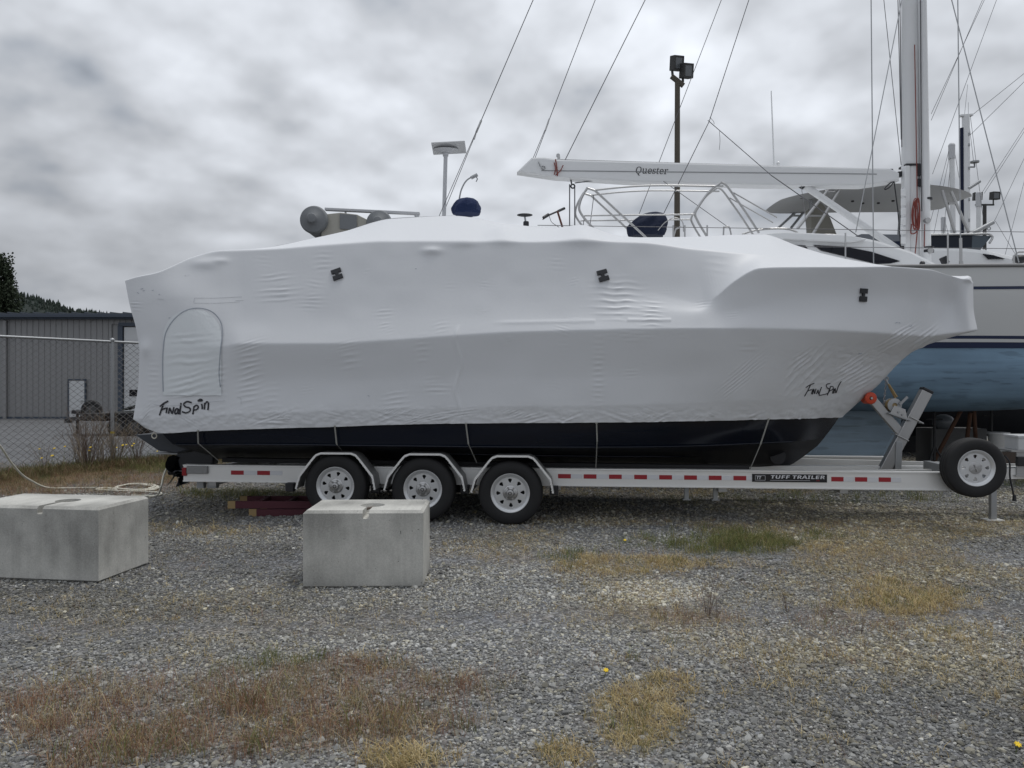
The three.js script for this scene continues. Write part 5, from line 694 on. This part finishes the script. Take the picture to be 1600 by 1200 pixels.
  part('whip_antenna', bar(S(1205, 142, 0.5), S(1209.5, 262, 0.5), 0.012, 6, 0.02), mat.gel, cruiser); part('whip_antenna_base', bar(S(1209.5, 262, 0.5), S(1214, 292, 0.5), 0.025, 6), mat.gel, cruiser); part('anchor_light', [bar(S(1216, 262, 0.3), S(1216, 257, 0.3), 0.03, 8), new THREE.SphereGeometry(0.045, 10, 8).translate(...S(1216, 255, 0.3).toArray()), bar(S(1216, 262, 0.3), S(1222, 290, 0.3), 0.02, 6)], mat.gel, cruiser); part('crane_boom', [bar(S(1514, 294, 0), S(1531, 283, 0), 0.04, 8), bar(S(1505, 372, 0), S(1552, 347, 0), 0.05, 8), new THREE.TorusGeometry(0.04, 0.015, 6, 12).translate(...S(1545, 357, 0).toArray())], mat.galv, cruiser);
  part('shore_keel', box(6, 0.42, 0.2, 7, 0.24, 0), mat.dark, cruiser);
}
// ---------------------------------------------------------------- masts and lamp poles beyond
const wireTo = (o, a, b, r, D) => part('rigging_wire', bar(a, b, r, 4), mat.wire, o);
{
  const spec = [
    ['white mast with a wide head fitting, right of the tall yacht mast', 26, 1509, 180, 1511, 0.125, [[[1600, 115], [1520, 179]], [[1600, 128], [1517, 210]], [[1557, 0], [1457, 272]], [[1538, 0], [1455, 178]], [[1535, 0], [1455, 188]], [[1516, 180], [1536, 340]], [[1514, 190], [1522, 260]]]],
    ['thin pale mast leaning left beside the wider mast', 30, 1487, 228, 1494, 0.1, [[[1484, 230], [1440, 400]], [[1486, 232], [1452, 400]], [[1488, 232], [1470, 400]], [[1490, 228], [1520, 400]]]],
    ['short white mast stub behind the flybridge screen', 32, 1474, 341, 1474, 0.08, [[[1476, 342], [1490, 400]]]],
    ['white post with a rounded top beside the floodlights', 30, 1529, 303, 1529, 0.085, [[[1600, 200], [1535, 300]], [[1600, 206], [1538, 302]], [[1600, 248], [1555, 343]], [[1555, 343], [1490, 420]], [[1600, 285], [1570, 400]], [[1555, 345], [1600, 420]]]],
  ];
  for (const [label, D, x0, y0, x1, r, wires] of spec) {
    const base = at(x1, 600, D), o = thing('sailboat_mast', label, 'mast', 'masts of boats farther back', V(base.x, -0.3, -D)), Q = (x, y) => at(x, y, D).sub(o.position);
    const top = Q(x0, y0), foot = V(0, 0, 0), m = part('mast_tube', bar(foot, top, r, 14, r * 0.95).clone(), mat.mastWhite, o);
    if (r > 0.12) { part('mast_head', [beam(Q(1500, 181), Q(1519, 180), 0.14, 0.06), extr(shapeOf([[0, 0], [0.34, 0], [0.24, -0.13], [0.1, -0.13]]), 0.06).translate(Q(1501, 180).x, top.y, -0.03)], mat.mastWhite, o); part('rolled_sail', bar(Q(1503, 200), Q(1504, 380), 0.06, 8), mat.canvasNavy, o); for (const y of [211, 228, 264, 313, 345]) part('mast_step', box(0.05, 0.1, 0.03, Q(1511, y).x, Q(1511, y).y, 0.13, 0.01), mat.galv, o); part('radar_spreader', [new THREE.CylinderGeometry(0.14, 0.14, 0.05, 16).translate(...Q(1523, 253).toArray()), bar(Q(1514, 261), Q(1523, 261), 0.025, 6), bar(Q(1523, 254), Q(1523, 261), 0.02, 6)], mat.galv, o); part('mast_antenna', [bar(Q(1507, 180), Q(1512, 132), 0.006, 4), bar(Q(1513, 180), Q(1513, 160), 0.006, 4)], mat.wire, o); }
    else part('mast_head', [new THREE.SphereGeometry(r * 1.25, 12, 8).translate(top.x, top.y, 0), bar(top.clone().add(V(0, -0.5, 0)), top, r * 1.2, 12)], mat.gelGrey, o);
    for (const [a, b] of wires) { const p = Q(...a), q = Q(...b); wireTo(o, q, q.clone().addScaledVector(p.clone().sub(q), a[1] < 10 || a[0] >= 1600 ? 1.25 : 1), 0.008, D); }
  }
}
function lampHead(parent, p, w, h, turn, tilt) {
  const g = new THREE.Group(); g.name = 'floodlight'; g.position.copy(p); g.rotation.set(tilt, turn, 0); parent.add(g);
  part('housing', [new RoundedBoxGeometry(w, h, 0.22, 2, 0.02), ...[-2, -1, 0, 1, 2].map((k) => box(0.012, h * 0.8, 0.05, k * w * 0.17, 0, -0.13))], mat.lampBody, g); part('lens', box(w * 0.72, h * 0.72, 0.012, 0, 0, 0.113), mat.lampGlass, g); part('bezel', [box(w * 0.98, 0.05, 0.03, 0, h * 0.43, 0.118), box(w * 0.98, 0.05, 0.03, 0, -h * 0.43, 0.118), box(0.05, h * 0.8, 0.03, w * 0.43, 0, 0.118), box(0.05, h * 0.8, 0.03, -w * 0.43, 0, 0.118)], mat.lampBody, g);
}
{
  const D = 24, b = at(1057, 600, D), o = thing('light_pole', 'tall wooden pole with two dark floodlights above the boom', 'light pole', 'floodlight poles', V(b.x, gh(b.x, -D), -D)), Q = (x, y) => at(x, y, D).sub(o.position);
  part('pole', bar(V(0, 0, 0), Q(1058.5, 126), 0.105, 14, 0.08), mat.woodPole, o); part('cross_arm', beam(Q(1049, 119), Q(1068, 134), 0.12, 0.13, 0.01), mat.woodPole, o); part('bracket', [bar(Q(1051, 118), Q(1050, 108), 0.04, 8)], mat.lampBody, o); part('bracket', bar(Q(1067, 128), Q(1067, 120), 0.04, 8), mat.lampBody, o);
  lampHead(o, Q(1057, 99), 0.38, 0.44, 0.5, 0.25); lampHead(o, Q(1072, 111), 0.38, 0.44, 0.5, 0.25);
}
{
  const D = 36, b = at(1538, 600, D), o = thing('light_pole', 'grey steel pole with two floodlights, behind the flybridge at far right', 'light pole', 'floodlight poles', V(b.x, gh(b.x, -D), -D)), Q = (x, y) => at(x, y, D).sub(o.position);
  part('pole', bar(V(0, 0, 0), Q(1538.5, 319), 0.08, 12), mat.lampBody, o); part('cross_arm', beam(Q(1524, 320), Q(1553, 320), 0.07, 0.07), mat.lampBody, o); part('bracket', bar(Q(1526, 320), Q(1527, 312), 0.03, 6), mat.lampBody, o); part('bracket', bar(Q(1552, 320), Q(1552, 312), 0.03, 6), mat.lampBody, o);
  lampHead(o, Q(1527, 307), 0.36, 0.36, -0.2, 0.1); lampHead(o, Q(1554, 306), 0.4, 0.36, 0.2, 0.1);
}
// ---------------------------------------------------------------- boat stands and odds and ends under the yachts
{
  const stand = (x, z, h, label) => { const o = thing('boat_stand', label, 'boat stand', 'jack stands under the yachts', V(x, gh(x, z), z)); for (let k = 0; k < 3; k++) { const a = k / 3 * 6.283 + 0.5; part('leg', bar(V(0.3 * Math.cos(a), 0, 0.3 * Math.sin(a)), V(0, 0.55, 0), 0.016, 6), mat.dark, o); part('brace', bar(V(0.3 * Math.cos(a), 0.03, 0.3 * Math.sin(a)), V(0.3 * Math.cos(a + 2.094), 0.03, 0.3 * Math.sin(a + 2.094)), 0.01, 5), mat.dark, o); } part('post', bar(V(0, 0.3, 0), V(0, h, 0), 0.024, 8), mat.dark, o); part('pad', box(0.26, 0.04, 0.26, 0, h, 0, 0.01), M(0.2, 0.05, 0.04, 0.8), o); part('handle', bar(V(-0.14, h - 0.3, 0), V(0.14, h - 0.3, 0), 0.012, 6), mat.dark, o); };
  stand(7.15, -13.1, 1.3, 'jack stand beside the keel, seen past the winch post'); stand(8.3, -13.4, 1.35, 'jack stand behind the winch post, right of the first'); stand(9.9, -12.9, 1.4, 'jack stand right above the spare wheel'); stand(3.0, -12.8, 1.3, 'jack stand hidden behind the trailer wheels'); stand(12.4, -13.6, 1.7, 'jack stand at the far right under the yacht bow');
  const lean = (a, b, i) => { const p = at(...a), q = at(...b); const o = thing('leaning_prop', ['timber prop slanting up behind the spare wheel', 'steeper timber prop right of the slanting one', 'thin prop standing between the others'][i], 'prop', 'props under the yacht', V(q.x, 0, q.z)); part('prop_pole', bar(q.clone().sub(o.position), p.clone().sub(o.position), 0.035, 7), mat.brown, o); part('prop_foot', box(0.16, 0.04, 0.16, 0, Math.max(0.02, q.y - 0.02), 0, 0.005), mat.brown, o); };
  lean([1502, 640, 13.2], [1448, 742, 13.6], 0); lean([1516, 645, 13.2], [1504, 742, 13.6], 1); lean([1521, 632, 13.2], [1528, 742, 13.6], 2);
  const bk = at(1462, 715, 15.5); const o = thing('keel_block', 'grey concrete support block behind the spare wheel', 'concrete block', null, V(bk.x + 0.3, 0, bk.z)); part('block_body', box(1.1, 0.72, 0.6, 0, 0.36, 0, 0.02), M(0.16, 0.16, 0.16, 0.9), o); part('bag', new THREE.SphereGeometry(0.2, 16, 12).scale(1.1, 0.8, 0.8).translate(-0.2, 0.84, 0.1), M(0.22, 0.24, 0.26, 0.3), o, 'crumpled plastic bag');
  const bb = at(1560, 690, 13), q = thing('plastic_tub', 'small pale tub left of the coupler box', 'tub', null, V(bb.x, 0, bb.z)); part('tub', new THREE.CylinderGeometry(0.16, 0.13, 0.28, 18).translate(0, 0.62, 0), M(0.45, 0.45, 0.44, 0.6), q); part('lid', new THREE.CylinderGeometry(0.17, 0.17, 0.03, 18).translate(0, 0.775, 0), M(0.5, 0.5, 0.5, 0.6), q); part('crate_stand', box(0.4, 0.46, 0.4, 0, 0.24, 0, 0.01), M(0.08, 0.06, 0.05, 0.9), q);
}
// ---------------------------------------------------------------- maroon timber ramps lying under the trailer
{
  const ramp = (px, py, label, yb) => { const p = at(px, py, 9.3), w = at(478, py, 9.0), o = thing('timber_ramp', label, 'ramp', 'maroon ramps under the trailer', V(p.x, 0, p.z)); const L2 = w.x - p.x + 0.5; for (const [z, y] of [[0, yb], [-0.42, yb]]) { part('board', box(L2, 0.085, 0.04, L2 / 2 + 0.08, y, z), mat.maroon, o); part('board_end', box(0.09, 0.087, 0.042, 0.035, y, z), mat.rawWood, o, 'bare wood end'); } for (let k = 0; k < 3; k++) part('rung', box(0.05, 0.04, 0.4, 0.35 + k * 0.34, yb + 0.02, -0.21), mat.maroon, o); };
  ramp(391, 784, 'lower maroon timber ramp with bare wood ends', 0.055); ramp(358, 778, 'upper maroon timber ramp resting on the lower one', 0.15);
}
// ---------------------------------------------------------------- dock line
{
  const g = (px, py, h = 0.015) => { const p = groundAt(px, py); p.y = gh(p.x, p.z) + h; return p; };
  const pts = [at(-60, 640, 8.6), at(-20, 672, 8.9), at(0, 697, 9.2), at(20, 726, 10.0), at(45, 749, 11.0), at(75, 762, 11.5)].map((p) => { p.y = Math.max(p.y, 0.02); return p; });
  const lay = [g(110, 764), g(160, 764), g(185, 767), g(172, 764), g(150, 766), g(180, 768), g(230, 770), g(252, 772), g(245, 776), g(205, 776)];
  const coil = []; for (let i = 0; i < 44; i++) { const a = i / 44 * 6.283 * 3.2; coil.push(g(214 + 34 * Math.cos(a) * (0.85 + 0.15 * Math.sin(i)), 764 + 4.5 * Math.sin(a), 0.012 + i * 0.0006)); }
  const up = [g(232, 778), g(240, 777), at(252, 760, 10.1), at(256, 742, 10.25), at(262, 730, 10.3), at(278, 716, 10.35), at(295, 706, 10.4)];
  const o = single('dock_line', [tube(pts.concat(lay), 0.013, 6, 160), tube(coil, 0.013, 6, 260), tube(up, 0.012, 6, 60)], mat.rope, { label: 'white rope sagging from the left edge to a loose coil by the propeller', category: 'rope' });
}
// ---------------------------------------------------------------- metal building, fence, flatbed trailer, tree, hill
{
  const D = 40, o = thing('metal_building', 'long grey ribbed metal building beyond the chain link fence', 'building', null, V(0, gh(-20, -D), -D)), H = 5.18 - gh(-20, -D), Q = (x, y) => at(x, y, D).sub(o.position);
  const x0 = -36, x1 = -9, n = 30, w = (x1 - x0) / n, prof = [[0, 0], [0.06, 0], [0.085, 0.045], [0.125, 0.045], [0.15, 0], [0.36, 0], [0.385, 0.045], [0.425, 0.045], [0.45, 0], [0.66, 0], [0.685, 0.045], [0.725, 0.045], [0.75, 0], [0.9, 0]];
  const dl = Q(190, 510), hol = (x) => x > dl.x - 0.2 && x < dl.x + 4.2, pg = gridGeo(prof.flatMap(([x, z]) => [V(x / 0.9 * w, 0, z), V(x / 0.9 * w, H, z)]), prof.length, 2, true), pgTop = gridGeo(prof.flatMap(([x, z]) => [V(x / 0.9 * w, dl.y + 0.1, z), V(x / 0.9 * w, H, z)]), prof.length, 2, true);
  pg.computeVertexNormals(); mat.cladding.side = THREE.DoubleSide; mat.cladding.flatShading = true;
  for (let i = 0; i < n; i++) { const x = x0 + i * w, p = part('wall_panel', hol(x + w / 2) ? pgTop : pg, mat.cladding, o); p.position.x = x; }
  part('wall_core', [box(x1 - x0, H, 0.1, (x0 + x1) / 2, H / 2, -0.12), box(0.1, H, 18, x0, H / 2, -9), box(0.1, H, 18, x1, H / 2, -9)], mat.cladding, o);
  const roof = part('roof', gridGeo([V(x0 - 0.4, H + 0.05, 0.45), V(x0 - 0.4, H + 0.35, -9), V(x0 - 0.4, H + 0.05, -18.4), V(x1 + 0.4, H + 0.05, 0.45), V(x1 + 0.4, H + 0.35, -9), V(x1 + 0.4, H + 0.05, -18.4)], 2, 3, true), Object.assign(mat.roofMetal, { side: THREE.DoubleSide }), o);
  for (let i = 0; i <= 42; i++) { const x = lerp(x0 - 0.3, x1 + 0.3, i / 42); part('roof_seam', beam(V(x, H + 0.08, 0.47), V(x, H + 0.38, -9), 0.05, 0.05), mat.roofMetal, roof); }
  part('gutter', [box(x1 - x0 + 0.8, 0.2, 0.2, (x0 + x1) / 2, H - 0.08, 0.4, 0.03), box(x1 - x0 + 0.8, 0.1, 0.12, (x0 + x1) / 2, H - 0.2, 0.24)], mat.trimBlue, o);
  const ds = Q(10, 560); part('downspout', box(0.16, H - 0.3, 0.12, ds.x, (H - 0.3) / 2, 0.12, 0.015), mat.cladding, o);
  part('base_trim', box(x1 - x0, 0.14, 0.06, (x0 + x1) / 2, 0.07, 0.07), mat.trimBlue, o);
  const d0 = Q(110, 595), d1 = Q(134, 595), dw = d1.x - d0.x, dh = d0.y; const door = part('door', box(dw, dh, 0.05, d0.x + dw / 2, dh / 2, 0.09), mat.doorWhite, o, 'white steel door'); part('door_frame', [box(0.06, dh + 0.06, 0.1, d0.x - 0.03, dh / 2, 0.09), box(0.06, dh + 0.06, 0.1, d1.x + 0.03, dh / 2, 0.09), box(dw + 0.12, 0.06, 0.1, d0.x + dw / 2, dh + 0.06, 0.09)], mat.trimBlue, door); part('door_handle', box(0.12, 0.03, 0.05, d1.x - 0.12, 0.95, 0.14), mat.dark, door);
  const od = part('overhead_door', box(3.8, dl.y - 0.1, 0.04, dl.x + 2.05, dl.y / 2, 0.02), mat.doorWhite, o, 'white sectional overhead door'); part('door_frame', [box(0.24, dl.y + 0.05, 0.12, dl.x - 0.02, dl.y / 2, 0.07), box(0.24, dl.y + 0.05, 0.12, dl.x + 4.1, dl.y / 2, 0.07), box(4.3, 0.18, 0.12, dl.x + 2.04, dl.y + 0.1, 0.07)], mat.trimBlue, od);
  for (let k = 1; k < 7; k++) part('door_groove', box(3.7, 0.02, 0.012, dl.x + 2.05, k * dl.y / 7, 0.041), mat.gelGrey, od); for (const x of [0.4, 1.6, 2.8]) part('door_window', box(0.66, 0.34, 0.03, dl.x + x + 0.36, Q(1, 614).y, 0.05, 0.01), mat.glassDark, od);
}
{
  const A = V(-8.8, 0, -13.3), dir = V(0.5255, 0, -0.8508), P = (t, y) => A.clone().addScaledVector(dir, t).setY(y), H = 2.42;
  const o = thing('chain_link_fence', 'galvanised chain link fence with a top rail at the left', 'fence', null, V(0, 0, 0));
  const t0 = -4, t1 = 7.5; part('top_rail', bar(P(t0, H), P(t1, H), 0.024, 10), mat.galv, o); for (const t of [-3.0, 2.0, 5.0]) { const b = P(t, 0); part('post', [bar(P(t, -0.1), P(t, H + 0.03), 0.033, 10), new THREE.SphereGeometry(0.045, 10, 8).translate(b.x, H + 0.03, b.z), new THREE.CylinderGeometry(0.038, 0.038, 0.02, 10).translate(b.x, 1.2, b.z)], mat.galv, o); }
  const yt = P(2.0, 0.72); part('post_tape', new THREE.CylinderGeometry(0.036, 0.036, 0.04, 10).translate(yt.x, 0.66, yt.z), M(0.6, 0.45, 0.03, 0.6), o, 'yellow band round the post');
  // woven wire: zigzag strands hooked round one another
  const pitch = 0.074, g = [], nrm = V(-dir.z, 0, dir.x);
  for (let i = 0; i < Math.round((t1 - t0) / pitch); i++) { const t = t0 + i * pitch; let prev = null; for (let k = 0; k <= 42; k++) { const right = (k + i) & 1, p = P(t + (right ? pitch * 1.02 : -pitch * 0.02), 0.06 + k * (H - 0.06) / 42).addScaledVector(nrm, right ? 0.004 : -0.004); if (prev) g.push(new THREE.CylinderGeometry(0.0046, 0.0046, prev.distanceTo(p), 3, 1, true).applyQuaternion(Q(prev, p)).translate((prev.x + p.x) / 2, (prev.y + p.y) / 2, (prev.z + p.z) / 2)); prev = p; } }
  part('wire_mesh', g, M(0.2, 0.2, 0.205, 0.6, { metalness: 0.3 }), o).userData = { kind: 'stuff' };
}
{
  const D = 27, b = at(160, 682, D), o = thing('flatbed_trailer', 'black flatbed trailer with a spare tyre, parked by the building', 'trailer', null, V(b.x, gh(b.x, -D), -D)), Q = (x, y) => at(x, y, D).sub(o.position), m = M(0.018, 0.018, 0.02, 0.6);
  part('deck', [beam(Q(150, 648), Q(300, 648), 2.0, 0.16), beam(Q(145, 654), Q(300, 654), 1.8, 0.08)], m, o); part('tongue', [beam(Q(108, 655), Q(150, 653), 0.12, 0.14), beam(Q(108, 655), Q(165, 652).setZ(0.9), 0.1, 0.12), beam(Q(108, 655), Q(165, 652).setZ(-0.9), 0.1, 0.12)], m, o); part('coupler', box(0.22, 0.16, 0.16, Q(107, 657).x, Q(107, 657).y, 0, 0.03), m, o); part('jack', [bar(Q(121, 640), Q(121, 678), 0.05, 8), box(0.22, 0.03, 0.2, Q(121, 680).x, Q(121, 680).y - 0.03, 0)], m, o); part('headboard', beam(Q(118, 643), Q(136, 646), 0.5, 0.12), m, o);
  for (const [x, y, z, r] of [[148, 641, 0.2, 0.37], [208, 668, 1.05, 0.35], [234, 668, 1.05, 0.35], [208, 668, -1.05, 0.35], [234, 668, -1.05, 0.35]]) { const c = Q(x, y); const tyre = part(x === 148 ? 'spare_tyre' : 'wheel', new THREE.TorusGeometry(r * 0.72, r * 0.28, 12, 28).scale(1, 1, 0.9).translate(c.x, x === 148 ? c.y : r, z), mat.rubber, o); part('rim', new THREE.CylinderGeometry(r * 0.5, r * 0.5, 0.12, 20).rotateX(Math.PI / 2).translate(c.x, x === 148 ? c.y : r, z), M(0.06, 0.06, 0.06, 0.5), tyre); }
  part('fender', extr(shapeOf([[-0.5, 0], [-0.35, 0.28], [1.1, 0.28], [1.25, 0], [1.2, 0], [1.06, 0.24], [-0.32, 0.24], [-0.45, 0]]), 0.3).translate(Q(208, 660).x, 0.55, 0.9), m, o); part('load', [beam(Q(196, 640), Q(222, 632), 0.6, 0.05), beam(Q(190, 645), Q(260, 642), 1.0, 0.1)], M(0.05, 0.055, 0.05, 0.7), o);
}
{ // poplar behind the building
  const D = 62, b = at(-4, 600, D), o = thing('poplar_tree', 'dark green columnar tree behind the building at the left edge', 'tree', null, V(b.x, -0.3, -D)), top = at(8, 404, D).y + 0.3;
  const tg = [bar(V(0, 0, 0), V(0.2, top * 0.9, 0), 0.28, 9, 0.03)]; for (let i = 0; i < 22; i++) { const y = lerp(2, top * 0.85, rnd()), a = rr(0, 6.28), l = rr(0.8, 2.2) * (1 - y / top * 0.6); tg.push(bar(V(0.1, y, 0), V(Math.cos(a) * l, y + l * 1.2, Math.sin(a) * l), 0.05, 5, 0.015)); } part('trunk', tg, mat.bark, o);
  const p = [], c = []; const clumps = []; for (let i = 0; i < 210; i++) { const y = lerp(1.5, top - 0.2, Math.pow(rnd(), 0.85)), k = y / top, r = 2.6 * Math.pow(1 - k * 0.97, 0.62) * (0.75 + 0.5 * vnoise(y * 0.9, i * 0.07)), a = rr(0, 6.28), q = Math.sqrt(rr(0.15, 1)) * r; clumps.push([Math.cos(a) * q + 0.15, y, Math.sin(a) * q, rr(0.28, 0.6)]); }
  for (const [x, y, z, s] of clumps) for (let k = 0; k < 70; k++) { const d = V(rr(-1, 1), rr(-1.2, 1.6), rr(-1, 1)).multiplyScalar(s), e = rr(0.05, 0.11), n = V(rr(-1, 1), rr(-1, 1), rr(-1, 1)).normalize(), u = n.clone().cross(V(0.3, 1, 0.2)).normalize().multiplyScalar(e), w = n.clone().cross(u).normalize().multiplyScalar(e * 1.3), o2 = V(x, y, z).add(d), t = rr(0.75, 1.3); for (const v of [o2.clone().sub(u), o2.clone().add(u), o2.clone().add(w), o2.clone().sub(u), o2.clone().sub(w), o2.clone().add(u)]) p.push(v.x, v.y, v.z), c.push(t, t, t); }
  const g = new THREE.BufferGeometry(); g.setAttribute('position', new THREE.Float32BufferAttribute(p, 3)); g.setAttribute('color', new THREE.Float32BufferAttribute(c, 3)); g.computeVertexNormals(); const cm = new THREE.Mesh(g, new THREE.MeshStandardMaterial({ color: col(0.022, 0.034, 0.016), vertexColors: true, roughness: 0.9, side: THREE.DoubleSide })); cm.name = 'crown'; cm.castShadow = cm.receiveShadow = true; o.add(cm);
}
{ // wooded hill far off
  const D = 1100, ridge = (px) => pchip([-500, -200, 0, 40, 90, 150, 230, 400, 700], [400, 425, 456, 470, 477, 491, 505, 540, 596])(px), q = [], nx = 60, nz = 8;
  for (let i = 0; i <= nx; i++) for (let j = 0; j <= nz; j++) { const px = lerp(-500, 700, i / nx), v = j / nz, r = at(px, ridge(px) + 4, D), y = lerp(-2, r.y, Math.sin(v * Math.PI / 2)); q.push(V(r.x, y, -D + 260 * (1 - v) - 130)); }
  const o = part('hill', gridGeo(q, nx + 1, nz + 1), new THREE.MeshStandardMaterial({ color: col(0.018, 0.026, 0.022), roughness: 1, side: THREE.DoubleSide }), scene); o.userData = { kind: 'structure' };
  const cone = mergeGeometries([new THREE.ConeGeometry(0.5, 1, 6).translate(0, 0.5, 0), new THREE.ConeGeometry(0.36, 0.7, 6).translate(0, 0.85, 0)]), im = new THREE.InstancedMesh(cone, new THREE.MeshStandardMaterial({ color: 0xffffff, roughness: 1 }), 2600), mm = new THREE.Matrix4();
  for (let k = 0; k < 2600; k++) { const px = rr(-400, 420), v = Math.pow(rnd(), 0.35), r = at(px, ridge(px) + 4, D), y = lerp(-2, r.y, Math.sin(v * Math.PI / 2)), s = rr(3.5, 7); mm.makeScale(s * 0.7, s * rr(0.9, 1.4), s * 0.7).setPosition(r.x, y - 1, -D + 260 * (1 - v) - 130); im.setMatrixAt(k, mm); const t = rr(0.6, 1.4); im.setColorAt(k, col(0.016 * t, 0.026 * t, 0.02 * t)); }
  im.name = 'conifer_wood'; im.userData = { kind: 'stuff', label: 'dark conifer wood covering the distant hill', category: 'wood' }; scene.add(im);
}
renderer.render(scene, camera);
